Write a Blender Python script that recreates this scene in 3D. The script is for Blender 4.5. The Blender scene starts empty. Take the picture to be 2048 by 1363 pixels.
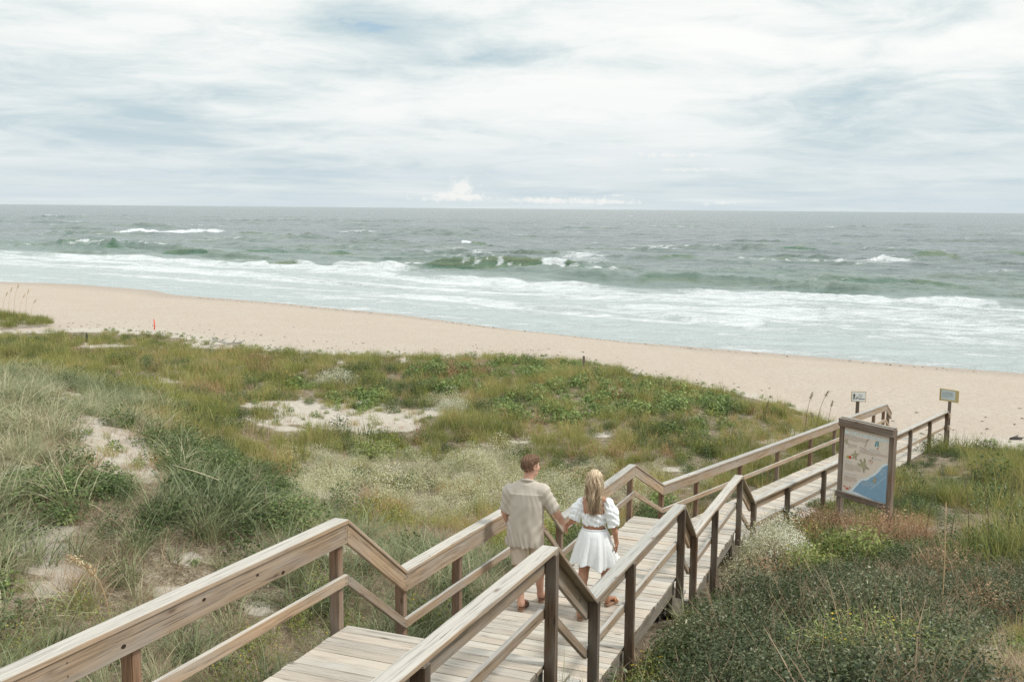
import bpy, bmesh, math, random
import numpy as np
from mathutils import Vector, Matrix, Euler
from math import radians, pi, sin, cos, atan2, hypot
random.seed(7); RNG = np.random.default_rng(7)
scene = bpy.context.scene
COL = scene.collection

# ------------------------------------------------------------------ camera
FPX = 2033.5; CX, CY = 1024.0, 681.5; ZC = 9.0; K = 0.95
ROLL = math.atan(18/2048); PITCH = math.atan((CY-417)*math.cos(ROLL)/FPX)
FWD = np.array([0, cos(PITCH), -sin(PITCH)]); _r = np.array([1., 0, 0]); _u = np.cross(_r, FWD)
RGT = cos(ROLL)*_r+sin(ROLL)*_u; UPV = -sin(ROLL)*_r+cos(ROLL)*_u
CAM = np.array([0, 0, ZC])
cd = bpy.data.cameras.new('camera'); co = bpy.data.objects.new('camera', cd); COL.objects.link(co)
cd.sensor_width = 36; cd.lens = FPX/2048*36; cd.clip_start = .1; cd.clip_end = 80000
m = Matrix.Identity(4)
for i in range(3):
    m[i][0] = RGT[i]; m[i][1] = UPV[i]; m[i][2] = -FWD[i]; m[i][3] = CAM[i]
co.matrix_world = m; scene.camera = co

def proj(P):
    v = np.asarray(P, float)-CAM; z = v@FWD; z = np.where(z < .05, .05, z)
    return CX+FPX*(v@RGT)/z, CY-FPX*(v@UPV)/z
def ray(px, py): return FWD*FPX+RGT*(px-CX)+UPV*(CY-py)
def at_z(px, py, z):
    r = ray(px, py); return CAM+r*((z-ZC)/r[2])
def at_y(px, py, y):
    r = ray(px, py); return CAM+r*(y/r[1])

# ------------------------------------------------------------------ light
scene.render.engine = 'CYCLES'; scene.cycles.use_denoising = True; scene.cycles.denoiser = 'OPENIMAGEDENOISE'; scene.cycles.denoising_prefilter = 'NONE'; scene.cycles.denoising_input_passes = 'RGB_ALBEDO_NORMAL'; scene.cycles.max_bounces = 6; scene.cycles.diffuse_bounces = 3; scene.cycles.transparent_max_bounces = 4; scene.cycles.sample_clamp_indirect = 4
vs = scene.view_settings; vs.view_transform = 'Standard'; vs.look = 'None'; vs.exposure = 0.06; vs.gamma = 1; vs.use_curve_mapping = False
SUN_AZ, SUN_EL = radians(100), radians(52)     # azimuth from the view direction (+Y) towards +X
sd = bpy.data.lights.new('sun', 'SUN'); sd.energy = 2.5; sd.angle = radians(11); sd.color = (1, .96, .9)
so = bpy.data.objects.new('sun', sd); COL.objects.link(so)
sv = Vector((sin(SUN_AZ)*cos(SUN_EL), cos(SUN_AZ)*cos(SUN_EL), sin(SUN_EL)))
so.rotation_euler = sv.to_track_quat('Z', 'Y').to_euler()

class NT:
    """tiny helper to write node trees"""
    def __init__(s, tree): s.t = tree; s.n = tree.nodes; s.l = tree.links
    def new(s, typ, **kw):
        n = s.n.new(typ)
        for k, v in kw.items(): setattr(n, k, v)
        return n
    def put(s, sock, v):
        if isinstance(v, bpy.types.NodeSocket): s.l.new(v, sock)
        elif v is not None: sock.default_value = v
    def math(s, op, a, b=None, c=None, clamp=False):
        n = s.new('ShaderNodeMath', operation=op, use_clamp=clamp)
        for i, v in enumerate((a, b, c)):
            if v is not None: s.put(n.inputs[i], v)
        return n.outputs[0]
    def add(s, a, b): return s.math('ADD', a, b)
    def mul(s, a, b): return s.math('MULTIPLY', a, b)
    def sub(s, a, b): return s.math('SUBTRACT', a, b)
    def mix(s, f, a, b, blend='MIX'):
        n = s.new('ShaderNodeMix', data_type='RGBA', blend_type=blend)
        s.put(n.inputs[0], f); s.put(n.inputs[6], a); s.put(n.inputs[7], b); return n.outputs[2]
    def ramp(s, f, stops, interp='LINEAR'):
        n = s.new('ShaderNodeValToRGB'); r = n.color_ramp; r.interpolation = interp
        while len(r.elements) < len(stops): r.elements.new(.5)
        for e, (p, c) in zip(r.elements, stops):
            e.position = p; e.color = (c, c, c, 1) if isinstance(c, (int, float)) else (*c, 1)
        s.put(n.inputs[0], f); return n.outputs[0]
    def noise(s, vec, scale, detail=4, rough=.5, dist=0, dim='3D', typ=None):
        n = s.new('ShaderNodeTexNoise', noise_dimensions=dim)
        if vec is not None: s.put(n.inputs['Vector'], vec)
        n.inputs['Scale'].default_value = scale; n.inputs['Detail'].default_value = detail
        n.inputs['Roughness'].default_value = rough; n.inputs['Distortion'].default_value = dist
        return n.outputs[0]
    def mapping(s, vec, loc=(0, 0, 0), rot=(0, 0, 0), scale=(1, 1, 1)):
        n = s.new('ShaderNodeMapping'); s.put(n.inputs[0], vec); s.put(n.inputs[1], loc)
        n.inputs[2].default_value = rot; s.put(n.inputs[3], scale); return n.outputs[0]
    def comb(s, x, y, z):
        n = s.new('ShaderNodeCombineXYZ'); s.put(n.inputs[0], x); s.put(n.inputs[1], y); s.put(n.inputs[2], z); return n.outputs[0]
    def sep(s, v):
        n = s.new('ShaderNodeSeparateXYZ'); s.put(n.inputs[0], v); return n.outputs
    def vmath(s, op, a, b=None):
        n = s.new('ShaderNodeVectorMath', operation=op); s.put(n.inputs[0], a)
        if b is not None: s.put(n.inputs[1], b)
        return n.outputs[0]
    def attr(s, name, typ='GEOMETRY'):
        n = s.new('ShaderNodeAttribute', attribute_name=name, attribute_type=typ); return n.outputs
    def bump(s, h, strength=.3, dist=.01):
        n = s.new('ShaderNodeBump'); s.put(n.inputs['Height'], h); n.inputs['Strength'].default_value = strength
        n.inputs['Distance'].default_value = dist; return n.outputs[0]

world = bpy.data.worlds.new('World'); scene.world = world; world.use_nodes = True
w = NT(world.node_tree); w.n.clear()
sky = w.new('ShaderNodeTexSky', sky_type='NISHITA'); sky.sun_disc = False
sky.sun_elevation = SUN_EL; sky.sun_rotation = SUN_AZ; sky.air_density = 1.0; sky.dust_density = 1.5; sky.ozone_density = 1.5
tc = w.new('ShaderNodeTexCoord'); dx, dy, dz = w.sep(tc.outputs['Generated'])
az = w.math('ARCTAN2', dx, dy); el = w.math('ARCSINE', dz)
elp = w.math('MAXIMUM', dz, 0.0)
inv = w.math('DIVIDE', 1.0, w.add(elp, .13))
cpl = w.comb(w.mul(dx, inv), w.mul(dy, inv), 0.0)          # cloud deck seen in perspective
warp = w.noise(cpl, .8, 3, .5)
cv = w.vmath('ADD', cpl, w.comb(w.mul(warp, 1.1), w.mul(warp, .6), 0.0))
cv2 = w.mapping(cv, loc=(3.1, 1.7, 0), rot=(0, 0, radians(12)), scale=(.80, .80, 1))
big = w.noise(cv2, 1.15, 7, .55, .35)
fine = w.noise(w.mapping(cv, loc=(9, 4, 0), rot=(0, 0, radians(-8)), scale=(1.5, 1.7, 1)), 1.9, 12, .68, .25)
def blob(a0, e0, sa, se, amp):
    u = w.math('DIVIDE', w.sub(az, a0), sa); v = w.math('DIVIDE', w.sub(el, e0), se)
    g = w.math('EXPONENT', w.mul(w.add(w.mul(u, u), w.mul(v, v)), -1.0)); return w.mul(g, amp)
def pxaz(px): return math.atan((px-CX)/FPX)
def pxel(px, py): return math.atan((417-py+(px-CX)*18/2048)/FPX)
g = w.add(w.mul(big, .95), w.mul(fine, .50))
for (px, py, sx, sy, amp) in ((1230, 210, .17, .045, .20), (720, 60, .09, .022, -.16), (150, 190, .22, .018, -.13), (500, 90, .16, .03, .05),
                              (1750, 230, .22, .05, -.10), (1500, 60, .3, .04, .06), (300, 20, .2, .02, .08), (1000, 240, .45, .012, .05), (180, 262, .3, .008, -.09),
                              (1100, 130, .14, .012, -.12), (250, 60, .12, .012, -.12)):
    g = w.add(g, blob(pxaz(px), pxel(px, py), sx, sy, amp))
g = w.math('MULTIPLY_ADD', g, 1.25, -.165)
ccol = w.ramp(g, [(.42, (4.6, 5.9, 6.5)), (.55, (5.8, 6.85, 7.2)), (.67, (7.2, 7.9, 8.0)), (.80, (8.7, 9.0, 8.9)), (.95, (9.5, 9.6, 9.4))])
gap = w.ramp(g, [(.36, 1.0), (.50, 0.0)])
skyc = w.mix(w.mul(gap, .75), ccol, w.vmath('MULTIPLY', sky.outputs[0], (1.5, 1.5, 1.5)))
# low band of even pale blue near the horizon
hz = w.ramp(el, [(0.0, .85), (.035, .6), (.085, .18), (.16, 0.0)])
stre = w.noise(w.comb(w.mul(az, 3.0), w.mul(el, 60.0), 3.0), 1.2, 6, .55, .3)
hcol = w.ramp(stre, [(.36, (5.5, 6.5, 7.1)), (.55, (6.3, 7.1, 7.4)), (.70, (7.6, 8.1, 8.2))])
skyc = w.mix(hz, skyc, hcol)
# distant cumulus standing over the horizon
pn = w.noise(w.comb(w.mul(az, 60.0), w.mul(el, 60.0), 0.0), 2.4, 8, .66, .3)
cum = None
for (px, py, sx, sy, amp) in ((922, 378, .012, .0095, 1.15), (900, 392, .020, .005, 1.0), (935, 395, .02, .004, 1.0), (1090, 401, .045, .0035, .85), (1200, 404, .05, .003, .8),
                              (1230, 391, .016, .0012, .6), (1345, 314, .05, .003, .6), (1380, 342, .04, .0025, .6), (1430, 407, .02, .002, .6), (880, 398, .03, .003, .7)):
    b_ = blob(pxaz(px), pxel(px, py), sx, sy, amp); cum = b_ if cum is None else w.math('MAXIMUM', cum, b_)
cm = w.ramp(w.add(cum, w.mul(w.sub(pn, .5), 2.0)), [(.30, 0.0), (.85, 1.0)])
skyc = w.mix(w.mul(cm, .85), skyc, (8.9, 8.9, 8.6, 1))
low = w.ramp(w.add(el, .5), [(.492, (1.6, 1.9, 1.8)), (.4995, (1.6, 1.9, 1.8)), (.5005, 1.0)], 'LINEAR')
dome = w.math('MULTIPLY_ADD', w.math('MAXIMUM', w.sub(dz, .2), 0.0), .60, 1.0)      # an overcast sky brightens towards the zenith
skyc = w.vmath('MULTIPLY', skyc, w.comb(dome, dome, dome))
below = w.math('LESS_THAN', dz, -.003)
skyc = w.mix(below, skyc, (2.2, 2.5, 2.4, 1))
bg = w.new('ShaderNodeBackground'); w.put(bg.inputs[0], skyc); bg.inputs[1].default_value = .1
wo = w.new('ShaderNodeOutputWorld'); w.l.new(bg.outputs[0], wo.inputs[0])

# ------------------------------------------------------------------ object helpers
def tag(o, label=None, cat=None, group=None, kind=None):
    if label: o['label'] = label
    if cat: o['category'] = cat
    if group: o['group'] = group
    if kind: o['kind'] = kind
    return o
def empty(name, loc, rz=0):
    o = bpy.data.objects.new(name, None); COL.objects.link(o); o.location = loc; o.rotation_euler = (0, 0, rz); o.empty_display_size = .2; return o
def link(name, me, mat=None, parent=None, mw=None):
    o = bpy.data.objects.new(name, me); COL.objects.link(o)
    if mat is not None and not me.materials: me.materials.append(mat)
    if parent is not None:
        o.parent = parent
        if mw is not None:
            pm = Matrix.LocRotScale(parent.location, parent.rotation_euler, parent.scale) if parent.parent is None else WM.get(parent.as_pointer(), Matrix.Identity(4))
            o.matrix_local = pm.inverted() @ mw
            WM[o.as_pointer()] = mw
    elif mw is not None: o.matrix_world = mw; 
    return o
WM = {}
def mesh_np(name, V, F, smooth=False, attrs=None):
    """V (n,3), F list of face lists or (m,3|4) array"""
    me = bpy.data.meshes.new(name); V = np.asarray(V, np.float32)
    F = np.asarray(F, np.int32); k = F.shape[1]
    me.vertices.add(len(V)); me.vertices.foreach_set('co', V.ravel())
    me.loops.add(F.size); me.loops.foreach_set('vertex_index', F.ravel())
    me.polygons.add(len(F)); me.polygons.foreach_set('loop_start', np.arange(0, F.size, k, dtype=np.int32))
    me.update(calc_edges=True)
    if smooth: me.polygons.foreach_set('use_smooth', np.ones(len(F), bool))
    for an, (dom, arr) in (attrs or {}).items():
        a = me.attributes.new(an, 'FLOAT', dom); a.data.foreach_set('value', np.asarray(arr, np.float32).ravel())
    return me
def bm_mesh(name, bm, smooth=False):
    me = bpy.data.meshes.new(name); bm.to_mesh(me); bm.free()
    if smooth:
        for p in me.polygons: p.use_smooth = True
    return me

# ------------------------------------------------------------------ numpy value noise
_tab = np.random.default_rng(3).random((8, 257, 257))
_tab[:, 256, :] = _tab[:, 0, :]; _tab[:, :, 256] = _tab[:, :, 0]
def vnoise(x, y, seed=0):
    x = np.asarray(x, float)+seed*17.3; y = np.asarray(y, float)+seed*9.7
    xi = np.floor(x).astype(int); yi = np.floor(y).astype(int); fx = x-xi; fy = y-yi
    fx = fx*fx*(3-2*fx); fy = fy*fy*(3-2*fy); xi %= 256; yi %= 256; t = _tab[seed % 8]
    return (t[xi, yi]*(1-fx)+t[xi+1, yi]*fx)*(1-fy)+(t[xi, yi+1]*(1-fx)+t[xi+1, yi+1]*fx)*fy
def fbm(x, y, oct=4, seed=0):
    s = 0; a = .5; tot = 0
    for i in range(oct): s = s+a*vnoise(x*2**i, y*2**i, seed+i); tot += a; a *= .5
    return s/tot
def sstep(a, b, x):
    t = np.clip((x-a)/(b-a), 0, 1); return t*t*(3-2*t)

# ------------------------------------------------------------------ materials
def new_mat(name):
    mt = bpy.data.materials.new(name); mt.use_nodes = True; t = NT(mt.node_tree); t.n.clear()
    o = t.new('ShaderNodeOutputMaterial'); b = t.new('ShaderNodeBsdfPrincipled'); t.l.new(b.outputs[0], o.inputs[0])
    return mt, t, b, o
def plain(name, c, rough=.7, spec=.3, bumpscale=None, bstr=.2, var=.12, vscale=8):
    mt, t, b, o = new_mat(name); g = t.new('ShaderNodeTexCoord')
    n = t.noise(g.outputs['Object'], vscale, 4, .6)
    t.put(b.inputs['Base Color'], t.mix(1.0, (*c, 1), t.ramp(n, [(.3, 1-var), (.7, 1+var)]), 'MULTIPLY'))
    b.inputs['Roughness'].default_value = rough; b.inputs['Specular IOR Level'].default_value = spec
    if bumpscale: t.put(b.inputs['Normal'], t.bump(t.noise(g.outputs['Object'], bumpscale, 4, .6), bstr, .01))
    return mt
def wood(name, side, top, dark=.5, rough=.8, grain=1.0, stain=None):
    """weathered timber: brown faces, greyed upward faces, grain along local X"""
    mt, t, b, o = new_mat(name); tcn = t.new('ShaderNodeTexCoord'); oi = t.new('ShaderNodeObjectInfo')
    off = t.comb(t.mul(oi.outputs['Random'], 37.0), t.mul(oi.outputs['Random'], 11.0), t.mul(oi.outputs['Random'], 23.0))
    p = t.vmath('ADD', tcn.outputs['Object'], off)
    wv = t.noise(t.mapping(p, scale=(1.3, 7, 7)), 1.0, 3, .5)
    pw = t.vmath('ADD', p, t.comb(0.0, t.mul(wv, .035), t.mul(wv, .035)))
    g1 = t.noise(t.mapping(pw, scale=(1.6, 55*grain, 55*grain)), 1.0, 5, .6, .4)
    g2 = t.noise(t.mapping(pw, scale=(3.5, 170, 170)), 1.0, 3, .6)
    bl = t.noise(t.mapping(p, scale=(1.2, 5, 5)), 1.0, 4, .6)
    gg = t.add(t.mul(g1, .65), t.mul(g2, .35))
    crack = t.ramp(t.noise(t.mapping(pw, scale=(1.1, 75, 75)), 1.0, 2, .5, .6), [(.30, 0.0), (.36, 1.0)])
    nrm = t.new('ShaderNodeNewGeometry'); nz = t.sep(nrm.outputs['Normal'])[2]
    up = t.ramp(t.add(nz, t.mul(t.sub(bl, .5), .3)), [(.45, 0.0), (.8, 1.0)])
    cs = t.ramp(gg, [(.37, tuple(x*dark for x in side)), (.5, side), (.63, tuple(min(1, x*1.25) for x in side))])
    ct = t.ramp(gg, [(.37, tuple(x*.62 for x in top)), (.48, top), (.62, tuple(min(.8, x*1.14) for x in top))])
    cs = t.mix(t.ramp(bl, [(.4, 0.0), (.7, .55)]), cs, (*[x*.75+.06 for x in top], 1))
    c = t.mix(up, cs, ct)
    # knots
    vor = t.new('ShaderNodeTexVoronoi'); t.put(vor.inputs['Vector'], t.mapping(p, scale=(2.1, 6.5, 6.5))); vor.inputs['Scale'].default_value = 1.0
    kn = t.ramp(vor.outputs['Distance'], [(.05, 1.0), (.10, .35), (.17, 0.0)])
    c = t.mix(t.mul(kn, .75), c, (side[0]*.35, side[1]*.30, side[2]*.28, 1))
    c = t.mix(1.0, c, t.ramp(oi.outputs['Random'], [(0, (.80, .79, .78)), (.5, (1, .99, .97)), (1, (1.13, 1.07, 1.0))]), 'MULTIPLY')
    c = t.mix(t.mul(t.math('SUBTRACT', 1.0, crack), .6), c, (.06, .05, .04, 1))
    if stain:
        st = t.ramp(t.noise(t.vmath('ADD', tcn.outputs['Object'], off), stain[1], 4, .6), [(.52, 0.0), (.72, stain[0])])
        c = t.mix(st, c, stain[2])
    t.put(b.inputs['Base Color'], c); b.inputs['Roughness'].default_value = rough; b.inputs['Specular IOR Level'].default_value = .25
    t.put(b.inputs['Normal'], t.bump(t.add(gg, t.mul(crack, .5)), .5, .006))
    return mt
M = {}
M['rail'] = wood('weathered_rail_wood', (.345, .255, .175), (.435, .42, .39), dark=.6)
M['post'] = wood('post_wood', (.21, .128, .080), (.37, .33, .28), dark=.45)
M['post_right'] = wood('dark_post_wood', (.115, .072, .044), (.32, .29, .245), dark=.4)  # darker brown timber for the right-hand posts
M['deck'] = wood('deck_wood', (.30, .24, .18), (.505, .46, .40), grain=.8, stain=(.55, 1.1, (.50, .50, .47, 1)))
M['deck_tan'] = wood('deck_wood_tan', (.30, .24, .18), (.52, .455, .38), grain=.8, stain=(.5, 1.3, (.50, .49, .46, 1)))
M['deck_grey'] = wood('deck_wood_grey', (.24, .21, .18), (.485, .46, .415), grain=.9, stain=(.6, 1.6, (.27, .24, .21, 1)))
M['rim'] = wood('rim_wood', (.20, .175, .14), (.36, .34, .30), dark=.55, stain=(.45, 2.5, (.10, .11, .05, 1)))
M['under'] = wood('shaded_underside_wood', (.06, .05, .04), (.12, .11, .09))  # shade below deck and steps painted in as near-black wood
M['sign_wood'] = wood('sign_wood', (.17, .125, .095), (.34, .31, .27), dark=.45)

# ------------------------------------------------------------------ the lie of the land
def px_line(pts, z):
    P = np.array([at_z(x, y, z) for x, y in pts]); return P[:, 0], P[:, 1]
SHX, SHY = px_line([(-2600, 480), (-900, 520), (-300, 553), (0, 563), (150, 568), (310, 581), (345, 589), (560, 606), (800, 629), (1000, 656), (1250, 683), (1500, 702), (1800, 727), (2048, 747), (2500, 790), (3300, 880)], 0.0)
TOX, TOY = px_line([(-2400, 560), (-700, 640), (-200, 672), (0, 668), (170, 660), (330, 667), (440, 688), (580, 704), (800, 714), (1000, 716), (1110, 716), (1230, 738), (1400, 772), (1560, 806), (1650, 840), (1750, 885), (1900, 888), (2048, 897), (2500, 940), (3300, 1040)], 1.75)
def ext(x, X, Y):
    o = np.argsort(X); X = X[o]; Y = Y[o]; r = np.interp(x, X, Y)
    r = np.where(x > X[-1], np.maximum(Y[-1]-(x-X[-1])*.35, -400), r)
    return np.where(x < X[0], Y[0]-(x-X[0])*.3, r)
def shore_y(x): return ext(x, SHX, SHY)+.5*(fbm(x*.16, x*0, 3, 2)-.5)
def toe_y(x): return ext(x, TOX, TOY)
CP = np.array([(-3, 2, 6.0), (-1.8, 4, 5.3), (-1.55, 5.3, 4.9), (-.55, 7.97, 4.75), (-.17, 8.93, 4.15), (.6, 11, 3.95), (1.26, 12.7, 3.8), (1.56, 13.5, 3.25), (3.0, 17.2, 2.95), (3.7, 18.9, 2.55),
  (8.5, 25.5, 2.12), (12.75, 31.6, 1.72), (6, 22, 2.45), (-2.2, 9.5, 4.45), (-1.2, 12, 4.1), (.2, 15, 3.4), (1.8, 19, 2.8),
  (-4, 7, 5.3), (-4, 12, 5.15), (-3.2, 14, 4.75), (-8, 10, 5.25), (-8, 16, 5.15), (-7, 19, 4.7), (-9, 21, 4.7), (-14, 22, 4.8), (-14, 27, 4.4), (-4.6, 17.5, 3.9), (-5.5, 22, 3.2), (-9, 26, 3.6), (-2, 15, 3.7), (-2, 18, 2.9),
  (-6, 26, 2.8), (-10, 32, 2.75), (-16, 36, 2.7), (0, 22, 2.35), (-5, 32, 2.25), (4, 26, 2.2), (5, 34, 2.3), (0, 40, 2.3), (-12, 42, 2.2), (-25, 48, 2.1), (10, 33, 2.0), (9, 37, 1.9), (-30, 32, 4.6), (-30, 20, 5), (-20, 10, 5.4), (-14, 10, 5.4),
  (3, 9, 4.7), (5, 9, 4.8), (2.9, 12, 4.05), (4.5, 13, 3.75), (7, 13, 3.85), (4.6, 16.5, 3.1), (7, 17, 3.1), (10, 17, 3.2), (8, 20.5, 2.7), (12, 22, 2.5), (12, 26, 2.3), (17, 27, 2.1), (20, 20, 2.7), (30, 18, 2.3), (40, 5, 3),
  (0, 2, 6.1), (3, 5, 5.9), (-4, 3, 5.9), (8, 5, 5.7), (0, -6, 6.6), (-12, -6, 6.4), (12, -6, 6.2), (30, -10, 4), (-35, -5, 5.5), (-40, 50, 2.3), (-25, 40, 2.6)], float)
def tps_fit(P, lam=.6):
    n = len(P); r = np.hypot(P[:, None, 0]-P[None, :, 0], P[:, None, 1]-P[None, :, 1])
    Km = r*r*np.log(r+1e-9)+lam*np.eye(n); Q = np.c_[np.ones(n), P[:, :2]]
    A = np.block([[Km, Q], [Q.T, np.zeros((3, 3))]]); return np.linalg.solve(A, np.r_[P[:, 2], 0, 0, 0])
TW = tps_fit(CP)
def tps(x, y):
    s = TW[-3]+TW[-2]*x+TW[-1]*y
    for i in range(len(CP)):
        r = np.hypot(x-CP[i, 0], y-CP[i, 1]); s = s+TW[i]*r*r*np.log(r+1e-9)
    return s
def ground(x, y):
    x = np.asarray(x, float); y = np.asarray(y, float)
    xs = np.clip(x, -48, 44); ysafe = np.clip(y, -14, 58)
    dune = np.clip(tps(xs, ysafe), 1.4, 7.0)
    bump = .22*(fbm(x*.45, y*.45, 4, 1)-.5)*2*.7
    near = np.exp(-((np.abs((x-.2)*cos(radians(20))-(y-11)*sin(radians(20))))/1.6)**2)
    dune = dune+bump*(1-.7*near)
    ys = shore_y(x); yt = toe_y(x); t = (y-yt)/(ys-yt)
    tc_ = np.clip(t, 0, 1)
    beach = 1.75*(1-tc_**1.5)*(1-.10*np.sin(tc_*pi))
    beach = np.where(t > 1, -1.4*np.tanh((t-1)*1.6), beach)+.05*(fbm(x*.9, y*.9, 4, 4)-.5)*sstep(1.05, .85, t)
    wgt = sstep(-3.0, .6, y-yt)
    return dune*(1-wgt)+beach*wgt
WALK = None

def px_of(x, y, z): return proj(np.stack([x, y, z], -1))
def ell(px, py, lst, jit=0):
    """max membership of soft ellipses (cx, cy, rx, ry)"""
    m_ = np.zeros_like(px)
    for cx, cy, rx, ry in lst:
        d_ = np.hypot((px-cx)/rx, (py-cy)/ry)+jit
        m_ = np.maximum(m_, sstep(1.15, .8, d_))
    return m_
SAND = [(680, 832, 190, 30), (560, 805, 90, 12), (770, 850, 80, 16), (235, 900, 85, 48), (180, 850, 34, 34), (280, 940, 50, 22), (130, 1120, 30, 80), (60, 1090, 45, 60), (110, 1130, 45, 25), (35, 940, 30, 30),
        (385, 1118, 45, 16), (650, 985, 28, 12), (140, 790, 60, 10), (690, 1090, 90, 22), (560, 1060, 60, 14), (350, 1180, 60, 14), (1000, 885, 90, 4), (1200, 868, 60, 5), (60, 1180, 80, 20), (520, 1215, 50, 12),
        (1960, 1310, 110, 60), (1850, 1270, 40, 30), (810, 718, 14, 6), (680, 722, 12, 5), (430, 690, 60, 8), (200, 690, 60, 6), (1600, 862, 40, 6), (1540, 880, 30, 6),
        (1530, 990, 30, 8), (1140, 755, 12, 7), (300, 640, 20, 4), (1350, 938, 30, 5), (940, 905, 40, 5), (330, 760, 40, 6)]
def sand_mask(x, y, z):
    px, py = px_of(x, y, z); return ell(px, py, SAND, (fbm(x*1.3, y*1.3, 3, 5)-.5)*.9)

# ground sheet: fine near the camera, coarse far away
def axis(lo, hi, n, c, s):
    u0 = math.asinh((lo-c)/s); u1 = math.asinh((hi-c)/s); return c+s*np.sinh(np.linspace(u0, u1, n))
gx = axis(-700, 500, 430, 1, 9.0); gy = axis(-60, 420, 430, 12, 9.0)
# the beach lies oblique, so shear the far rows to follow the shore
GX, GY = np.meshgrid(gx, gy, indexing='ij')
GZ = ground(GX, GY)
msk = sand_mask(GX.ravel(), GY.ravel(), GZ.ravel()).reshape(GX.shape)
tt = (GY-toe_y(GX))
veg = (1-msk)*sstep(.2, -1.2, tt+1.2*(fbm(GX*.7, GY*.7, 3, 6)-.5))
veg = np.maximum(veg, 0)
tsh = (GY-toe_y(GX))/(shore_y(GX)-toe_y(GX))
n1, n2 = GX.shape; idx = np.arange(n1*n2).reshape(n1, n2)
F = np.stack([idx[:-1, :-1], idx[1:, :-1], idx[1:, 1:], idx[:-1, 1:]], -1).reshape(-1, 4)
me = mesh_np('ground', np.stack([GX, GY, GZ], -1).reshape(-1, 3), F, True, {'veg': ('POINT', veg), 'wet': ('POINT', sstep(.80, .97, tsh)), 'beach': ('POINT', sstep(-.06, .1, tsh))})
mt, t, b, o = new_mat('sand_ground'); g = t.new('ShaderNodeTexCoord').outputs['Object']
a = t.attr('veg')[2]; wet = t.attr('wet')[2]; bch = t.attr('beach')[2]
n0 = t.noise(g, .35, 5, .6); n1_ = t.noise(g, 6, 6, .7); n2_ = t.noise(g, 40, 4, .7)
sand = t.ramp(n1_, [(.3, (.42, .35, .285)), (.55, (.505, .43, .355)), (.75, (.565, .49, .415))])
white = t.ramp(n1_, [(.3, (.43, .38, .315)), (.7, (.60, .55, .475))])
upp = t.ramp(t.add(t.mul(n0, .8), t.mul(t.sub(1.0, bch), 1.2)), [(.45, 0.0), (1.0, 1.0)])
sand = t.mix(upp, sand, white)
sand = t.mix(t.ramp(n0, [(.35, .25), (.65, 0.0)]), sand, (.45, .37, .29, 1))
sand = t.mix(t.mul(wet, .7), sand, (.36, .295, .24, 1))
litter = t.ramp(t.add(t.mul(n1_, .45), t.mul(n2_, .55)), [(.38, (.07, .055, .035)), (.48, (.19, .15, .10)), (.55, (.30, .25, .18)), (.64, (.50, .44, .35))])
vm = t.ramp(t.add(a, t.mul(t.sub(n1_, .5), .9)), [(.35, 0.0), (.62, 1.0)])
deb = t.ramp(t.noise(g, 9, 3, .8, .5), [(.68, 0.0), (.74, 1.0)])
sand = t.mix(t.mul(deb, t.mul(t.sub(1.0, bch), .45)), sand, (.20, .16, .12, 1))
t.put(b.inputs['Base Color'], t.mix(vm, sand, litter)); t.put(b.inputs['Roughness'], t.ramp(wet, [(.3, .95), (1, .55)])); b.inputs['Specular IOR Level'].default_value = .2
foot = t.noise(g, 2.6, 5, .65, .3)
t.put(b.inputs['Normal'], t.bump(t.add(t.mul(foot, 1.0), t.mul(n2_, .14)), 1.0, .15))
gr = link('sand_ground', me, mt); tag(gr, kind='structure')

# ------------------------------------------------------------------ sea
naz = 620; azs = np.radians(np.linspace(-52, 52, naz))
rr = np.r_[np.linspace(34, 60, 40)[:-1], np.linspace(60, 120, 190)[:-1], np.linspace(120, 210, 200)[:-1], np.geomspace(210, 900, 170)[:-1], np.geomspace(900, 60000, 60)]
AZ, RR = np.meshgrid(azs, rr, indexing='ij'); X = RR*np.sin(AZ); Y = RR*np.cos(AZ)
Z0 = np.zeros_like(X); PX, PY = px_of(X, Y, Z0)
OFF = Y-shore_y(X)                                   # distance out from the water's edge
chop = np.zeros_like(X); rg = np.random.default_rng(11)
shdir = atan2(-.56, -.83)                            # waves run towards the beach
for i in range(46):
    L = 2.2*1.085**i*(1+.2*rg.random()); th = atan2(-.85, -.53)+rg.normal()*.42
    kx, ky = cos(th)*2*pi/L, sin(th)*2*pi/L; amp = .014*L**.72
    fade = sstep(900, 60, RR*(6/L)**.6)
    s_ = np.sin(kx*X+ky*Y+rg.random()*6.28+1.2*np.sin(.013*X*rg.random()*3)); chop += amp*fade*(1-np.abs(s_)*1.6)
chop *= .42
chop *= .15+.85*sstep(8, 60, OFF)
ZW = chop.copy(); foam = np.zeros_like(X); green = np.zeros_like(X)
def curve(xs, ys): return np.interp(PX, xs, ys)
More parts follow.
